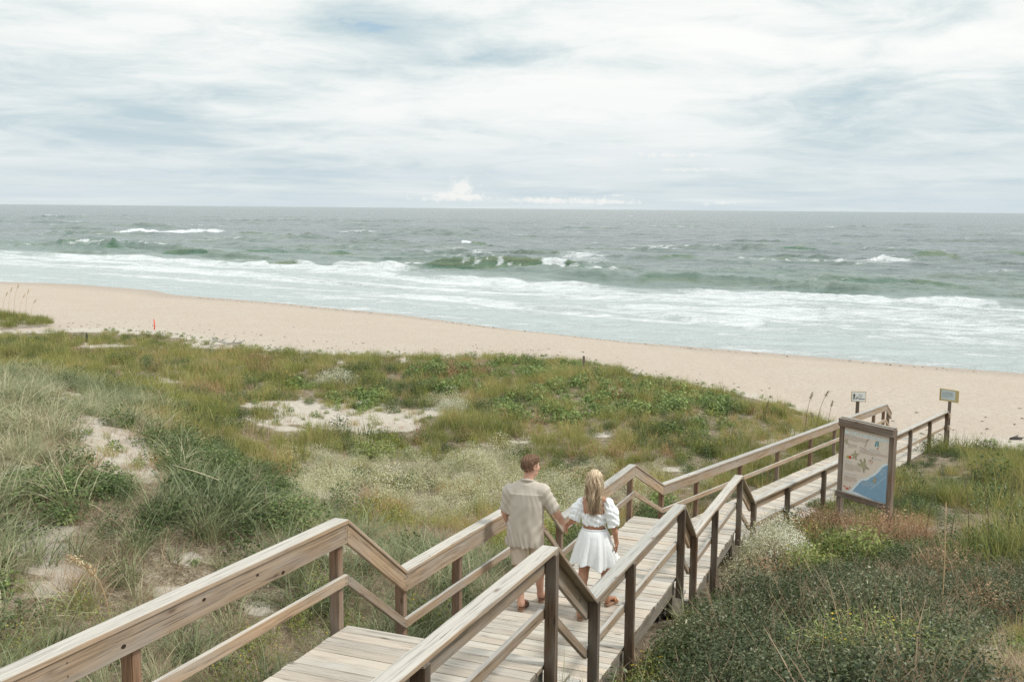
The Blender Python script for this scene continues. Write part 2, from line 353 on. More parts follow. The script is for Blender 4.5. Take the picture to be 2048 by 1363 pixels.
# breakers: px x range, crest line, height in m, white share 0..1 as function of px
BR = [  # xs, ys, H, front width, green, list of white bursts (cx, rx)
 ([800, 830, 960, 1100, 1215], [536, 535, 541, 543, 551], 1.25, .85, [(1108, 26), (700, 10)]),
 ([640, 700, 830], [530, 531, 536], .8, .3, [(700, 60), (770, 50), (810, 20)]),
 ([480, 520, 560, 600, 660], [526, 526, 523, 525, 532], .7, .9, [(510, 32), (620, 32)]),
 ([1255, 1300, 1360, 1430], [560, 558, 558, 562], .35, .38, []),
 ([1560, 1650, 1800, 1900, 2010], [562, 561, 566, 572, 578], .5, .45, []),
 ([315, 350, 410, 430], [508, 505, 508, 512], .8, 1.0, []),
 ([110, 140, 190], [494, 491, 495], .85, 1.0, [(170, 20)]),
 ([195, 225, 255], [500, 498, 502], .6, .9, []), ([25, 60, 95], [495, 493, 496], .6, .9, []),
 ([190, 240, 400, 480], [468, 466, 463, 464], .9, .2, [(250, 60), (340, 90), (440, 45)]),
 ([470, 500, 545], [466, 467, 470], .7, .8, []),
 ([1715, 1760, 1835], [527, 519, 525], .8, .5, [(1740, 30), (1800, 35)]),
 ([915, 935, 980], [489, 488, 491], .55, .7, [(932, 12)]), ([1540, 1600, 1660], [500, 499, 503], .5, .7, []), ([1960, 2000, 2080], [506, 505, 510], .5, .7, []),
 ([1820, 1880, 1930], [512, 513, 518], .4, .6, []), ([300, 345, 400], [458, 456, 458], .5, .6, []), ([480, 520, 560], [503, 503, 505], .35, .6, []), ([650, 680, 720], [508, 507, 510], .4, .6, []),
 ([1310, 1345, 1400], [520, 519, 521], .35, .5, []), ([1480, 1530, 1600], [521, 520, 522], .35, .5, []),
 ([1260, 1300, 1420, 1640, 1750, 2100], [578, 577, 583, 591, 598, 612], .55, .0, [(1400, 130), (1560, 90), (1660, 70), (1760, 60), (1900, 120), (2050, 120)]),
 ([830, 1000, 1260], [556, 562, 574], .4, .0, [(900, 120), (1080, 120), (1230, 80)]),
 ([0, 300, 500, 800], [507, 516, 527, 553], .3, .0, [(100, 160), (330, 140), (560, 120), (720, 80)]),
 ([700, 900, 1290], [588, 596, 640], .18, .0, [(900, 200)]), ([1280, 1420, 1560], [630, 640, 648], .25, .1, [(1460, 110)]),
 ([1100, 1300, 1640, 1900], [606, 612, 632, 650], .2, .0, [(1450, 300)]), ([100, 500, 900], [528, 548, 586], .18, .0, [(400, 300)])]
jn = (fbm(X*.09, Y*.09, 4, 2)-.5); jn_ = jn; jf = fbm(X*.35, Y*.35, 3, 6)-.5; lump = .45+1.1*fbm(PX*.022, Y*.02, 4, 5)
for xs, ys, H, gw, wl in BR:
    yc = np.interp(PX, xs, ys); win = sstep(xs[0]-4, xs[0]+.25*(xs[-1]-xs[0]), PX)*sstep(xs[-1]+4, xs[-1]-.25*(xs[-1]-xs[0]), PX)
    dist = ZC*FPX/np.maximum(yc-(408.2+PX*18/2048), 8)
    dpx = dist*cos(0); off = Y-dpx+jn*3.4+jf*1.3; win = win*np.clip(lump+.25*vnoise(PX*.13, Y*.1, 2), .25, 1.25)                      # >0 seaward of crest
    prof = np.where(off < 0, np.exp(-(off/(1.0+.4*H))**2), np.exp(-(off/(4.2))**2))
    ZW += H*win*prof
    fr = np.where(off < 0, np.exp(-((off+1.2)/(1.7+H))**4), 0)
    green = np.maximum(green, gw*win*np.maximum(fr, np.exp(-(off/1.2)**2)*.7))
    for cx, rx in wl:
        ww = np.exp(-((PX-cx)/rx)**4)
        foam = np.maximum(foam, win*ww*np.where(off > 0, np.exp(-(off/1.6)**2), np.exp(-(off/(4.6))**4))*(.72+.75*fbm(PX*.05, Y*.25, 3, 2)))
        foam = np.maximum(foam, .55*win*np.exp(-((PX-cx)/(rx*1.5))**2)*np.where(off > 0, np.exp(-(off/5.0)**2), 0))
        green *= 1-.8*win*ww*fr
# many short crests of wind sea between and beyond the breakers
rc = np.random.default_rng(77)
for i in range(420):
    cy_ = 424+190*rc.random()**1.25; cx_ = rc.uniform(-250, 2300); hy = 408.2+cx_*18/2048
    topc = np.interp(cx_, [0, 500, 850, 1200, 1650, 2048], [500, 520, 548, 566, 586, 610]); 
    if cy_ > topc: cy_ = hy+14+(topc-hy-14)*rc.random()
    dist = ZC*FPX/(cy_-hy); ln = rc.uniform(2.5, 11)*FPX/dist*(1+dist/260); H = rc.uniform(.10, .42)*(1+dist/400); a0_ = np.arctan((cx_-ln-1024)/FPX); a1_ = np.arctan((cx_+ln-1024)/FPX)
    i0, i1 = np.searchsorted(azs, [a0_-.002, a1_+.002]); j0, j1 = np.searchsorted(rr, [dist*.93-14, dist*1.10+14])
    if i1-i0 < 2 or j1-j0 < 2: continue
    sl = (slice(i0, i1), slice(j0, j1)); dxp = (PX[sl]-cx_)/ln; win = np.clip(1-dxp**2, 0, 1)**.8*(.55+.9*vnoise(PX[sl]*.11, Y[sl]*.3, i % 8)); tilt = rc.normal(0, .05)
    off = Y[sl]-(dist+(X[sl]-dist*np.tan((a0_+a1_)/2))*(-.45+tilt))+2.2*jn_[sl]; wd = 1.0+dist/170
    prof = np.where(off < 0, np.exp(-(off/(.7*wd))**2), np.exp(-(off/(2.2*wd))**2)); ZW[sl] += H*win*prof
    green[sl] = np.maximum(green[sl], rc.uniform(.04, .32)*win*np.where(off < .3*wd, np.exp(-((off+.8*wd)/(1.3*wd))**4), 0))
    if rc.random() < .22: foam[sl] = np.maximum(foam[sl], rc.uniform(.5, .95)*np.clip(win, 0, 1)*np.exp(-((off-.6*wd)/(.9*wd))**2)*(vnoise(PX[sl]*.2, Y[sl]*.2, 3) > .35))
    else: foam[sl] = np.maximum(foam[sl], .30*np.clip(win, 0, 1)*np.exp(-((off-1.2*wd)/(1.6*wd))**2))
# surf zone
top = curve([-600, 0, 500, 850, 1050, 1200, 1290, 1400, 1650, 1800, 2048, 2700], [480, 504, 524, 553, 564, 568, 578, 580, 592, 602, 614, 660])
bot = curve([-600, 0, 345, 800, 1250, 1500, 2048, 2700], [534, 563, 589, 629, 683, 702, 747, 815])
u = (PY-top)/(bot-top)+(fbm(X*.05, Y*.12, 4, 3)-.5)*.12
surf = sstep(-.02, .06, u)
dens = np.interp(u, [-.05, 0, .05, .3, .45, .75, .93, 1.0, 1.2], [.1, .45, .84, .72, .66, .52, .54, .80, .80])
band = fbm(X*.035+7, (Y+X*.67)*.30, 4, 1)
foam = np.maximum(foam, surf*(dens*.84+(band-.5)*1.15+(fbm(X*.12, Y*.5, 4, 7)-.5)*.5))
# old foam drifting outside the break
for cx, cy, rx, ry, a_ in ((1165, 517, 80, 20, .62), (900, 503, 280, 11, .42), (700, 495, 150, 8, .45), (560, 480, 120, 6, .4), (120, 468, 190, 9, .42), (1650, 560, 300, 22, .34), (1760, 525, 130, 10, .62), (2010, 540, 60, 12, .5), (1500, 535, 220, 16, .33),
                          (420, 480, 90, 5, .5), (300, 490, 260, 10, .35), (1400, 500, 300, 12, .28), (650, 545, 260, 10, .7), (760, 540, 80, 12, .95)):
    foam = np.maximum(foam, a_*np.exp(-((PX-cx)/rx)**2-((PY-cy)/ry)**2)*(.65+.7*band))
shallow = sstep(-.9, .5, u)
edge = sstep(5, 0, OFF)
ZW = ZW*sstep(0, 14, OFF)+.03*sstep(-2, 0, OFF)*0
ZW += np.where(OFF < 14, .0, 0)
n1, n2 = X.shape; idx = np.arange(n1*n2).reshape(n1, n2)
F = np.stack([idx[:-1, :-1], idx[:-1, 1:], idx[1:, 1:], idx[1:, :-1]], -1).reshape(-1, 4)
keep = (OFF > -6).ravel()[F].any(1); F = F[keep]
me = mesh_np('sea', np.stack([X, Y, ZW], -1).reshape(-1, 3), F, True, {'foam': ('POINT', foam), 'green': ('POINT', green), 'shallow': ('POINT', shallow), 'edge': ('POINT', edge), 'chop': ('POINT', chop)})
mt, t, b, o = new_mat('sea_water'); g = t.new('ShaderNodeTexCoord').outputs['Object']
fo = t.attr('foam')[2]; gn = t.attr('green')[2]; sh = t.attr('shallow')[2]; ch = t.attr('chop')[2]
gm = t.mapping(g, rot=(0, 0, radians(34)), scale=(1.0, 2.4, 1.0))
w1 = t.noise(t.mapping(g, rot=(0, 0, radians(20)), scale=(.05, .11, 1)), 1.0, 8, .62)
w2 = t.noise(gm, .35, 8, .66, .2); w3 = t.noise(gm, .012, 5, .6)
deep = t.mix(t.ramp(w3, [(.35, 0.0), (.65, 1.0)]), (.205, .232, .238, 1), (.25, .275, .28, 1))
deep = t.mix(t.ramp(w2, [(.36, .45), (.52, 0.0)]), deep, (.075, .10, .10, 1))
w4 = t.noise(t.mapping(g, rot=(0, 0, radians(30)), scale=(.10, .42, 1)), 1.0, 7, .68, .3)
deep = t.mix(t.ramp(w4, [(.34, .6), (.48, 0.0)]), deep, (.075, .105, .10, 1))
deep = t.mix(t.ramp(w4, [(.56, 0.0), (.70, .6)]), deep, (.33, .385, .37, 1))
deep = t.mix(t.ramp(w2, [(.52, 0.0), (.66, .5)]), deep, (.36, .42, .40, 1))
mid = t.mix(t.ramp(w2, [(.4, .3), (.6, 0.0)]), (.27, .325, .305, 1), (.13, .175, .155, 1))
pale = t.mix(t.ramp(w2, [(.42, .45), (.62, 0.0)]), (.51, .565, .55, 1), (.41, .455, .43, 1))
wc = t.mix(t.ramp(sh, [(.0, 0.0), (.35, .75), (.6, 1.0)]), deep, mid)
wc = t.mix(t.ramp(sh, [(.6, 0.0), (.8, 1.0)]), wc, pale)
wc = t.mix(t.ramp(gn, [(.05, 0.0), (.6, .95)]), wc, t.mix(t.ramp(w1, [(.4, 0.0), (.6, 1.0)]), (.095, .185, .125, 1), (.185, .235, .145, 1)))
f1 = t.noise(t.mapping(g, rot=(0, 0, radians(34)), scale=(.35, .8, 1)), 1.0, 10, .68, .6)
f2 = t.noise(t.mapping(g, rot=(0, 0, radians(30)), scale=(1.6, 2.6, 1)), 1.0, 6, .7, .8)
vor = t.new('ShaderNodeTexVoronoi', feature='DISTANCE_TO_EDGE'); t.put(vor.inputs['Vector'], t.vmath('ADD', t.mapping(g, scale=(.45, .9, 1)), t.comb(t.mul(f1, 1.6), t.mul(w2, 1.2), 0.0))); vor.inputs['Scale'].default_value = 1.0
lace = t.ramp(vor.outputs['Distance'], [(.0, .30), (.10, 0.0)])
fm = t.ramp(t.add(t.add(fo, t.mul(t.sub(t.add(t.mul(f1, .6), t.mul(f2, .4)), .5), 2.0)), t.mul(lace, t.math('MINIMUM', fo, .6))), [(.44, 0.0), (.58, .40), (.72, .75), (.95, 1.0)])
# rare whitecaps far out
wcap = t.ramp(t.add(t.noise(t.mapping(g, rot=(0, 0, radians(8)), scale=(.05, .30, 1)), 1.0, 5, .7), t.mul(ch, .22)), [(.735, 0.0), (.76, .75)])
fm = t.math('MAXIMUM', fm, t.mul(wcap, t.sub(1.0, sh)))
fcol = t.mix(t.ramp(f1, [(.35, .7), (.6, 0.0)]), (.82, .84, .84, 1), (.60, .65, .64, 1))
t.put(b.inputs['Base Color'], t.mix(fm, wc, fcol)); t.put(b.inputs['Roughness'], t.mix(fm, (.28, .28, .28, 1), (.9, .9, .9, 1)))
t.put(b.inputs['Specular IOR Level'], t.mul(t.sub(1.0, fm), .22)); b.inputs['IOR'].default_value = 1.33
t.put(b.inputs['Normal'], t.bump(t.add(t.add(t.add(t.mul(w1, 2.2), t.mul(w4, 1.4)), t.mul(w2, .8)), t.mul(t.mul(fm, f2), .35)), .85, 1.0))
sea = link('sea', me, mt); tag(sea, kind='structure')
# ------------------------------------------------------------------ boardwalk
def v3(*a): return np.array(a, float)
SEC = {}
A1 = v3(-.553, 7.968, 5.454); A0 = v3(-1.554, 5.303, 5.593); dA = (A1-A0)/np.linalg.norm(A1-A0); A0 = A1-dA*6.2
B0 = v3(-.166, 8.927, 4.66); B1 = v3(1.261, 12.69, 4.405); C0 = v3(1.563, 13.521, 3.754); C1 = v3(3.013, 17.169, 3.603); D0 = v3(3.713, 18.883, 2.718); D1 = v3(12.756, 31.576, 1.942)
WI, CAPW, EDGE, RH = 1.833*K/2, .124, .906, .95
class Sec: pass
def sec(P, Q):
    s = Sec(); s.P = P; s.Q = Q; d_ = Q-P; s.L = np.linalg.norm(d_); s.d = d_/s.L; h = s.d[:2]/np.linalg.norm(s.d[:2]); s.h = v3(h[0], h[1], 0); s.n = v3(h[1], -h[0], 0); return s
sA, sB, sC, sD = sec(A0, A1), sec(B0, B1), sec(C0, C1), sec(D0, D1)
walk = empty('boardwalk', tuple(v3(.6, 10.9, 3.9))); tag(walk, 'long weathered timber boardwalk with handrails, stepping down over the dunes to the beach', 'boardwalk')
def beam(name, P, Q, n, w0, w1, z0, z1, mat, bev=.005, parent=None, label=None, jit=0):
    """plank from P to Q (reference line), spanning n*[w0,w1] sideways and [z0,z1] vertically, ends cut plumb"""
    P = np.array(P, float); Q = np.array(Q, float); d_ = Q-P; L = np.linalg.norm(d_); ex = Vector(d_/L); ez = Vector((0, 0, 1)); ey = ez.cross(ex).normalized(); ez2 = ex.cross(ey)
    R = Matrix((ex, ey, ez2)).transposed().to_4x4(); org = Vector(P+n*(w0+w1)/2+v3(0, 0, (z0+z1)/2)); mw = Matrix.Translation(org) @ R; inv_ = mw.inverted()
    bm = bmesh.new(); vs_ = []
    for e in (P, Q):
        for w_, z_ in ((w0, z0), (w1, z0), (w1, z1), (w0, z1)): vs_.append(bm.verts.new(inv_ @ Vector(e+n*w_+v3(0, 0, z_))))
    for f in ((0, 1, 2, 3), (7, 6, 5, 4), (0, 4, 5, 1), (1, 5, 6, 2), (2, 6, 7, 3), (3, 7, 4, 0)): bm.faces.new([vs_[i] for i in f])
    bmesh.ops.recalc_face_normals(bm, faces=bm.faces)
    if bev: bmesh.ops.bevel(bm, geom=list(bm.edges), offset=bev, segments=1, affect='EDGES')
    me = bm_mesh(name, bm); o_ = link(name, me, mat, parent or walk, mw)
    if label: o_['label'] = label
    return o_
def post(P, n, h, w_, z0, z1, mat, name='post', label=None, parent=None):
    """square post with centre at P, sides along n and h; grain runs upwards"""
    bm = bmesh.new(); s_ = w_/2
    ex = Vector((0, 0, 1)); ey = Vector(n); ez = ex.cross(ey); mw = Matrix.Translation(Vector((P[0], P[1], (z0+z1)/2))) @ Matrix((ex, ey, ez)).transposed().to_4x4()
    bmesh.ops.create_cube(bm, size=1); bmesh.ops.scale(bm, vec=(z1-z0, w_, w_), verts=bm.verts)
    bmesh.ops.bevel(bm, geom=list(bm.edges), offset=.006, segments=2, affect='EDGES')
    return link(name, bm_mesh(name, bm), mat, parent or walk, mw)
def rail_piece(P, Q, n, side, cut=(1, 1)):
    s_ = -1 if side == 'L' else 1; nn = n*s_
    g_ = .0015; d_ = (Q-P)/np.linalg.norm(Q-P); P = P+d_*g_; Q = Q-d_*g_
    beam('handrail_cap', P, Q, nn, WI-.012, WI-.012+CAPW+.012, RH-.038, RH, M['rail'])
    beam('rail_board', P, Q, nn, WI+.003, WI+.041, RH-.040-.172, RH-.040, M['rail'])
    beam('middle_rail', P, Q, nn, WI+.003, WI+.041, .375, .468, M['rail'])
for side in 'LR':
    for a_, b_, s_ in ((A0, A1, sA), (A1, B0, None), (B0, B1, sB), (B1, C0, None), (C0, C1, sC)):
        n_ = (s_ or sA).n if s_ else sB.n
        rail_piece(a_, b_, sB.n, side)
nCD = (sC.n+sD.n)/2; nCD /= np.linalg.norm(nCD)
def corner(side, P, n): return P
for side in 'LR':
    s_ = -1 if side == 'L' else 1
    a_ = C1+sC.n*s_*WI; b_ = D0+sD.n*s_*WI; d_ = b_-a_; hh = v3(d_[0], d_[1], 0); hh /= np.linalg.norm(hh); nn = v3(hh[1], -hh[0], 0)*s_
    for nm, w0, w1, z0, z1 in (('handrail_cap', -.012, CAPW, RH-.038, RH), ('rail_board', .003, .041, RH-.212, RH-.04), ('middle_rail', .003, .041, .375, .468)):
        beam(nm, a_, b_, nn, w0, w1, z0, z1, M['rail'])
    # ramp: two lengths of rail joined over a post
    j = D0+(D1-D0)*(.10 if side == 'L' else .52)
    rail_piece(D0, j, sD.n, side); rail_piece(j, D1, sD.n, side)
    E1 = D1+sD.h*(.62 if side == 'L' else .30)+v3(0, 0, -.38 if side == 'L' else -.2)
    rail_piece(D1, E1, sD.n, side)
# posts
PW = .088; PO = WI+.043+PW/2
def t_px(s, side, px, z=0):
    sg = -1 if side == 'L' else 1; a_, b_ = 0., s.L
    f_ = lambda t_: float(proj(s.P+s.d*t_+s.n*sg*PO)[0])-px
    for _ in range(50):
        m_ = (a_+b_)/2
        if f_(m_) < 0: a_ = m_
        else: b_ = m_
    return (a_+b_)/2
def put_post(s, side, t_, foot, right=None, w_=PW, topz=None):
    sg = -1 if side == 'L' else 1; P = s.P+s.d*t_+s.n*sg*PO
    z1 = P[2]+RH-.040 if topz is None else topz
    z0 = P[2]-foot if foot < 5 else float(ground(P[0], P[1]))-.3
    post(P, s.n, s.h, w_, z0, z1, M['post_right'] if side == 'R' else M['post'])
h2 = PW/2
for s, side, t_, ft in ((sA, 'L', sA.L-h2-.006, 9), (sA, 'R', sA.L-h2-.006, 9), (sB, 'L', h2+.02, 9), (sB, 'R', h2+.02, 9), (sB, 'L', sB.L-h2-.006, .235), (sB, 'R', sB.L-h2-.006, .245),
                        (sC, 'L', h2+.02, 9), (sC, 'R', h2+.02, 9), (sC, 'L', sC.L-h2-.006, .26), (sC, 'R', sC.L-h2-.006, .26), (sD, 'L', h2+.02, 9), (sD, 'R', h2+.02, 9)):
    put_post(s, side, t_, ft)
put_post(sA, 'L', t_px(sA, 'L', 270), 9); put_post(sA, 'L', t_px(sA, 'L', 270)-2.0, 9); put_post(sA, 'R', t_px(sA, 'R', 842), 9)
put_post(sB, 'L', t_px(sB, 'L', 914), 9); put_post(sB, 'R', t_px(sB, 'R', 1258), 9)
put_post(sC, 'L', t_px(sC, 'L', 1200), 9); put_post(sC, 'R', t_px(sC, 'R', 1427), 9)
for px in (1391, 1478, 1553, 1619, 1667, 1710, 1745): put_post(sD, 'L', t_px(sD, 'L', px), 9)
for px in (1572, 1645, 1710, 1765, 1818, 1857): put_post(sD, 'R', t_px(sD, 'R', px), 9)
put_post(sD, 'L', sD.L-h2-.006, 9); put_post(sD, 'R', sD.L-h2-.006, 9)
Pe = sD.Q+sD.n*-PO+sD.h*.50+v3(0, 0, -.3); post(Pe, sD.n, sD.h, PW, 1.3, Pe[2]+RH-.06, M['post'])
# collars where the sign post is fixed to the last right hand post
# deck boards
brd = []
def deck_mesh(k):
    r = random.Random(k); bm = bmesh.new(); L = 2*EDGE; nseg = 6; hw = .0695
    rows = []; cup = r.uniform(-.002, .003); bow = r.uniform(-.004, .004)
    for i in range(nseg+1):
        x = -L/2+L*i/nseg; q = 1-(2*i/nseg-1)**2; yb = bow*q; zz = r.uniform(-.0012, .0012)
        sec_ = [(-hw, -.038), (hw, -.038), (hw, -.004), (hw-.005, cup), (0, 0), (-hw+.005, cup), (-hw, -.004)]
        rows.append([bm.verts.new((x, y_+yb, z_+zz)) for y_, z_ in sec_])
    for i in range(nseg):
        for j in range(7): bm.faces.new((rows[i][j], rows[i][(j+1) % 7], rows[i+1][(j+1) % 7], rows[i+1][j]))
    bm.faces.new(rows[0][::-1]); bm.faces.new(rows[-1])
    bmesh.ops.recalc_face_normals(bm, faces=bm.faces); return bm_mesh('deck_board', bm)
DM = []
for k in range(9):
    me = deck_mesh(k); me.materials.append(M[('deck', 'deck_tan', 'deck_grey')[k % 3]]); DM.append(me)
def lay(s, t0, t1, pitch=.1445):
    n_ = int(round((t1-t0)/pitch)); p_ = (t1-t0)/n_
    for i in range(n_):
        c = s.P+s.d*(t0+(i+.5)*p_)+s.n*random.uniform(-.010, .010)
        ex = Vector(s.n); ez = Vector(np.cross(s.n, s.d)); ey = ez.cross(ex)
        R = Matrix((ex, ey, ez)).transposed().to_4x4() @ Matrix.Rotation(random.gauss(0, .0018), 4, 'Z') @ Matrix.Rotation(random.gauss(0, .004), 4, 'X')
        if random.random() < .5: R = R @ Matrix.Rotation(pi, 4, 'Z')
        mw = Matrix.Translation(Vector(c)+Vector((0, 0, random.uniform(-.003, .002)))) @ R
        link('deck_board', random.choices(DM, [3, 2, 1.2]*3)[0], None, walk, mw)
lay(sA, 0, sA.L+.05); lay(sB, .03, sB.L+.05); lay(sC, .03, sC.L+.05); lay(sD, .03, sD.L+.02)
# rims, joists and piles
for s, nm in ((sA, 0), (sB, 0), (sC, 0), (sD, 0)):
    for sg in (-1, 1):
        beam('rim_board', s.P+s.d*.02, s.Q, s.n*sg, EDGE-.065, EDGE-.027, -.04-.195, -.04, M['rim'])
    beam('inner_joist', s.P+s.d*.02, s.Q, s.n, -.019, .019, -.235, -.041, M['under'], bev=0)
    k = max(1, int(s.L//2.2))
    for i in range(k+1):
        t_ = .2+(s.L-.45)*i/k; c = s.P+s.d*t_
        beam('cross_beam', c-s.n*(EDGE-.08), c+s.n*(EDGE-.08), s.h, -.04, .04, -.44, -.24, M['under'], bev=0)
        if s is not sD:
            for sg in (-1, 1):
                q = c+s.n*sg*.68+s.h*.1; post(q, s.n, s.h, .12, float(ground(q[0], q[1]))-.3, q[2]-.237, M['under'], 'pile')
# flights of steps
def stairs(s0, s1, n_tread):
    P, Q = s0.Q, s1.P; hd = Q-P; h = v3(hd[0], hd[1], 0); run = np.linalg.norm(h); h /= run; n = v3(h[1], -h[0], 0); rise = (P[2]-Q[2])/(n_tread+1)
    dep = (run-.06)/(n_tread)
    for i in range(n_tread):
        z = P[2]-rise*(i+1); a_ = P+h*(.055+dep*i); nb = 2
        for j in range(nb):
            c0 = a_+h*(dep/nb*j+.003); bw = dep/nb-.008; mid_ = c0+h*bw/2; mid_[2] = z
            beam('stair_tread', mid_-n*(EDGE-.03+random.uniform(-.01, .01)), mid_+n*(EDGE-.03), h, -bw/2-.006, bw/2-.006, -.038, 0, M['deck_grey'] if j else M['deck'], .004)
        r0 = a_.copy(); r0[2] = z
        beam('stair_riser', r0-n*(EDGE-.08), r0+n*(EDGE-.08), h, -.030, -.008, .0, rise-.045, M['under'], 0)
    for sg in (-1, 1):
        # saw-tooth stringer under the treads
        bm = bmesh.new(); prof = []
        for i in range(n_tread):
            z = -rise*(i+1)-.04; prof += [(.02+dep*i+.0, z), (.02+dep*(i+1), z)]
        top_ = [(0.0, -.05)]+[p for p in prof]; bot_ = [(run-.01, -(P[2]-Q[2])-.26), (.0, -.5)]
        poly = [(0, -.24)]+prof+bot_
        f0 = [bm.verts.new(Vector(h*x+n*sg*(EDGE-.05)+v3(0, 0, z))) for x, z in poly]; f1 = [bm.verts.new(v.co+Vector(n*sg*-.038)) for v in f0]
        bm.faces.new(f0); bm.faces.new(f1[::-1])
        for i in range(len(f0)): bm.faces.new((f0[i], f0[(i+1) % len(f0)], f1[(i+1) % len(f0)], f1[i]))
        bmesh.ops.recalc_face_normals(bm, faces=bm.faces); link('stringer', bm_mesh('stringer', bm), M['rim'], walk, Matrix.Translation(Vector(P)))
stairs(sA, sB, 3); stairs(sB, sC, 3); stairs(sC, sD, 3)

# knots, bolt heads on the inner faces of the left rails
mkn = plain('knot_dark', (.035, .022, .015), .9); mbo = plain('rusty_bolt', (.10, .07, .05), .6, .5)
def disc(name, P, n, r, mat, th=.002, ax=1.0, ex=None, sides=9):
    bm = bmesh.new(); e1 = np.array(ex if ex is not None else (0, 0, 1.), float); e1 -= n*(e1@n); e1 /= np.linalg.norm(e1); e2 = np.cross(n, e1)
    a_ = [bm.verts.new(Vector(P+n*th+e1*r*ax*cos(k*2*pi/sides)+e2*r*sin(k*2*pi/sides)*(.85+.3*random.random()))) for k in range(sides)]; f_ = bm.faces.new(a_); r_ = bmesh.ops.extrude_face_region(bm, geom=[f_]); bmesh.ops.translate(bm, vec=Vector(-n*(th+.004)), verts=[v for v in r_['geom'] if isinstance(v, bmesh.types.BMVert)]); bmesh.ops.recalc_face_normals(bm, faces=bm.faces)
    return link(name, bm_mesh(name, bm), mat, walk, Matrix.Identity(4))
def on_plane(px, py, P, n):
    r = ray(px, py); return CAM+r*(((P-CAM)@n)/(r@n))
Pb = A1-sB.n*(WI+.003)
for px, py, r_ in ((247, 1292, .013), (408, 1198, .012), (515, 1149, .010), (566, 1144, .014), (860, 1112, .008), (903, 1092, .009)):
    nn_ = sA.n if px < 700 else sB.n; Pq = (A1-sA.n*(WI+.003)) if px < 700 else (B0-sB.n*(WI+.003)); disc('knot_hole', on_plane(px, py, Pq, nn_), nn_, r_, mkn, .0015, 1.7, sA.d)
for P_, n_ in ((A1, sB.n), (B0, sB.n), (B1, sB.n), (C0, sB.n), (C1, sC.n), (D0, sD.n)):
    for hh in (RH-.075, RH-.165, .44, .40):
        for dd in (-.035, .035): disc('bolt_head', P_-n_*(WI+.003)+sB.d*dd*(-1 if False else 1)+v3(0, 0, hh), n_, .0065, mbo)
for s_ in (sA, sB, sC):
    t_ = .5*s_.L
    for hh in (RH-.08, RH-.16): disc('bolt_head', s_.P+s_.d*t_-s_.n*(WI+.003)+v3(0, 0, hh), s_.n, .0065, mbo)

# ------------------------------------------------------------------ vegetation
def desat(c, k=.06):
    g_ = .3*c[0]+.6*c[1]+.1*c[2]; return tuple(x+(g_-x)*k for x in (c[0]*1.08, c[1]*1.0, c[2]*.92))
def leafmat(name, stops, fl=None, rough=.55, trans=.28, tintw=.55, spec=.25):
    """colour from a per-blade value (bt) and a per-clump value (tint)"""
    mt, t, b, o = new_mat(name); bt = t.attr('bt')[2]; ti = t.attr('tint', 'INSTANCER')[2]
    v = t.add(t.mul(bt, 1-tintw), t.mul(ti, tintw))
    if tintw == 0:
        ob = t.new('ShaderNodeObjectInfo').outputs['Random']; v = t.add(t.mul(v, .85), t.mul(ob, .15))
    c = t.ramp(v, [(p, tuple(min(.75, x*1.55) for x in desat(cc))) for p, cc in stops])
    if fl is not None: c = t.mix(t.attr('fl')[2], c, (*fl, 1))
    t.put(b.inputs['Base Color'], c); b.inputs['Roughness'].default_value = rough; b.inputs['Specular IOR Level'].default_value = spec
    tr = t.new('ShaderNodeBsdfTranslucent'); t.put(tr.inputs[0], c); mx = t.new('ShaderNodeMixShader'); mx.inputs[0].default_value = trans
    t.l.new(b.outputs[0], mx.inputs[1]); t.l.new(tr.outputs[0], mx.inputs[2]); t.l.new(mx.outputs[0], o.inputs[0]); return mt
def blades(n, L, rb, t0, t1, w, seg, seed, btr=(0, 1), wig=.15):
    r = np.random.default_rng(seed); a = r.random(n)*2*pi; rad = rb*np.sqrt(r.random(n)); bx = rad*np.cos(a); by = rad*np.sin(a)
    az_ = a+r.normal(0, .9, n); Ls = L*r.uniform(.5, 1.15, n); T0 = np.abs(r.normal(t0, .18, n)); T1 = T0+r.uniform(.3, 1.25, n)*t1
    s = np.linspace(0, 1, seg+1); P = np.zeros((n, seg+1, 3)); P[:, 0, 0] = bx; P[:, 0, 1] = by; P[:, 0, 2] = -.04
    az2 = az_.copy()
    for k in range(1, seg+1):
        th = T0+(T1-T0)*(s[k]-.5/seg)**1.3; az2 = az2+r.normal(0, wig, n); dl = Ls/seg
        P[:, k, 0] = P[:, k-1, 0]+dl*np.sin(th)*np.cos(az2); P[:, k, 1] = P[:, k-1, 1]+dl*np.sin(th)*np.sin(az2); P[:, k, 2] = P[:, k-1, 2]+dl*np.cos(th)
    P[..., 2] = np.maximum(P[..., 2], -.03)
    wd = np.stack([-np.sin(az_+r.normal(0, .7, n)), np.cos(az_), r.normal(0, .3, n)], -1); wd /= np.linalg.norm(wd, axis=1)[:, None]
    prof = w*np.array([.8, 1.0]+[max(.12, 1-(k/seg)**1.6) for k in range(2, seg+1)])[:seg+1]; ws = r.uniform(.7, 1.3, n)
    A = P-wd[:, None, :]*(prof[None, :, None]*ws[:, None, None])/2; B = P+wd[:, None, :]*(prof[None, :, None]*ws[:, None, None])/2
    V = np.stack([A, B], 2).reshape(-1, 3); base = (np.arange(n)*(seg+1)*2)[:, None]+np.arange(seg)[None, :]*2
    F = np.stack([base, base+1, base+3, base+2], -1).reshape(-1, 4); bt = np.repeat(r.uniform(btr[0], btr[1], n), (seg+1)*2)
    return V, F, bt, np.zeros(len(V))
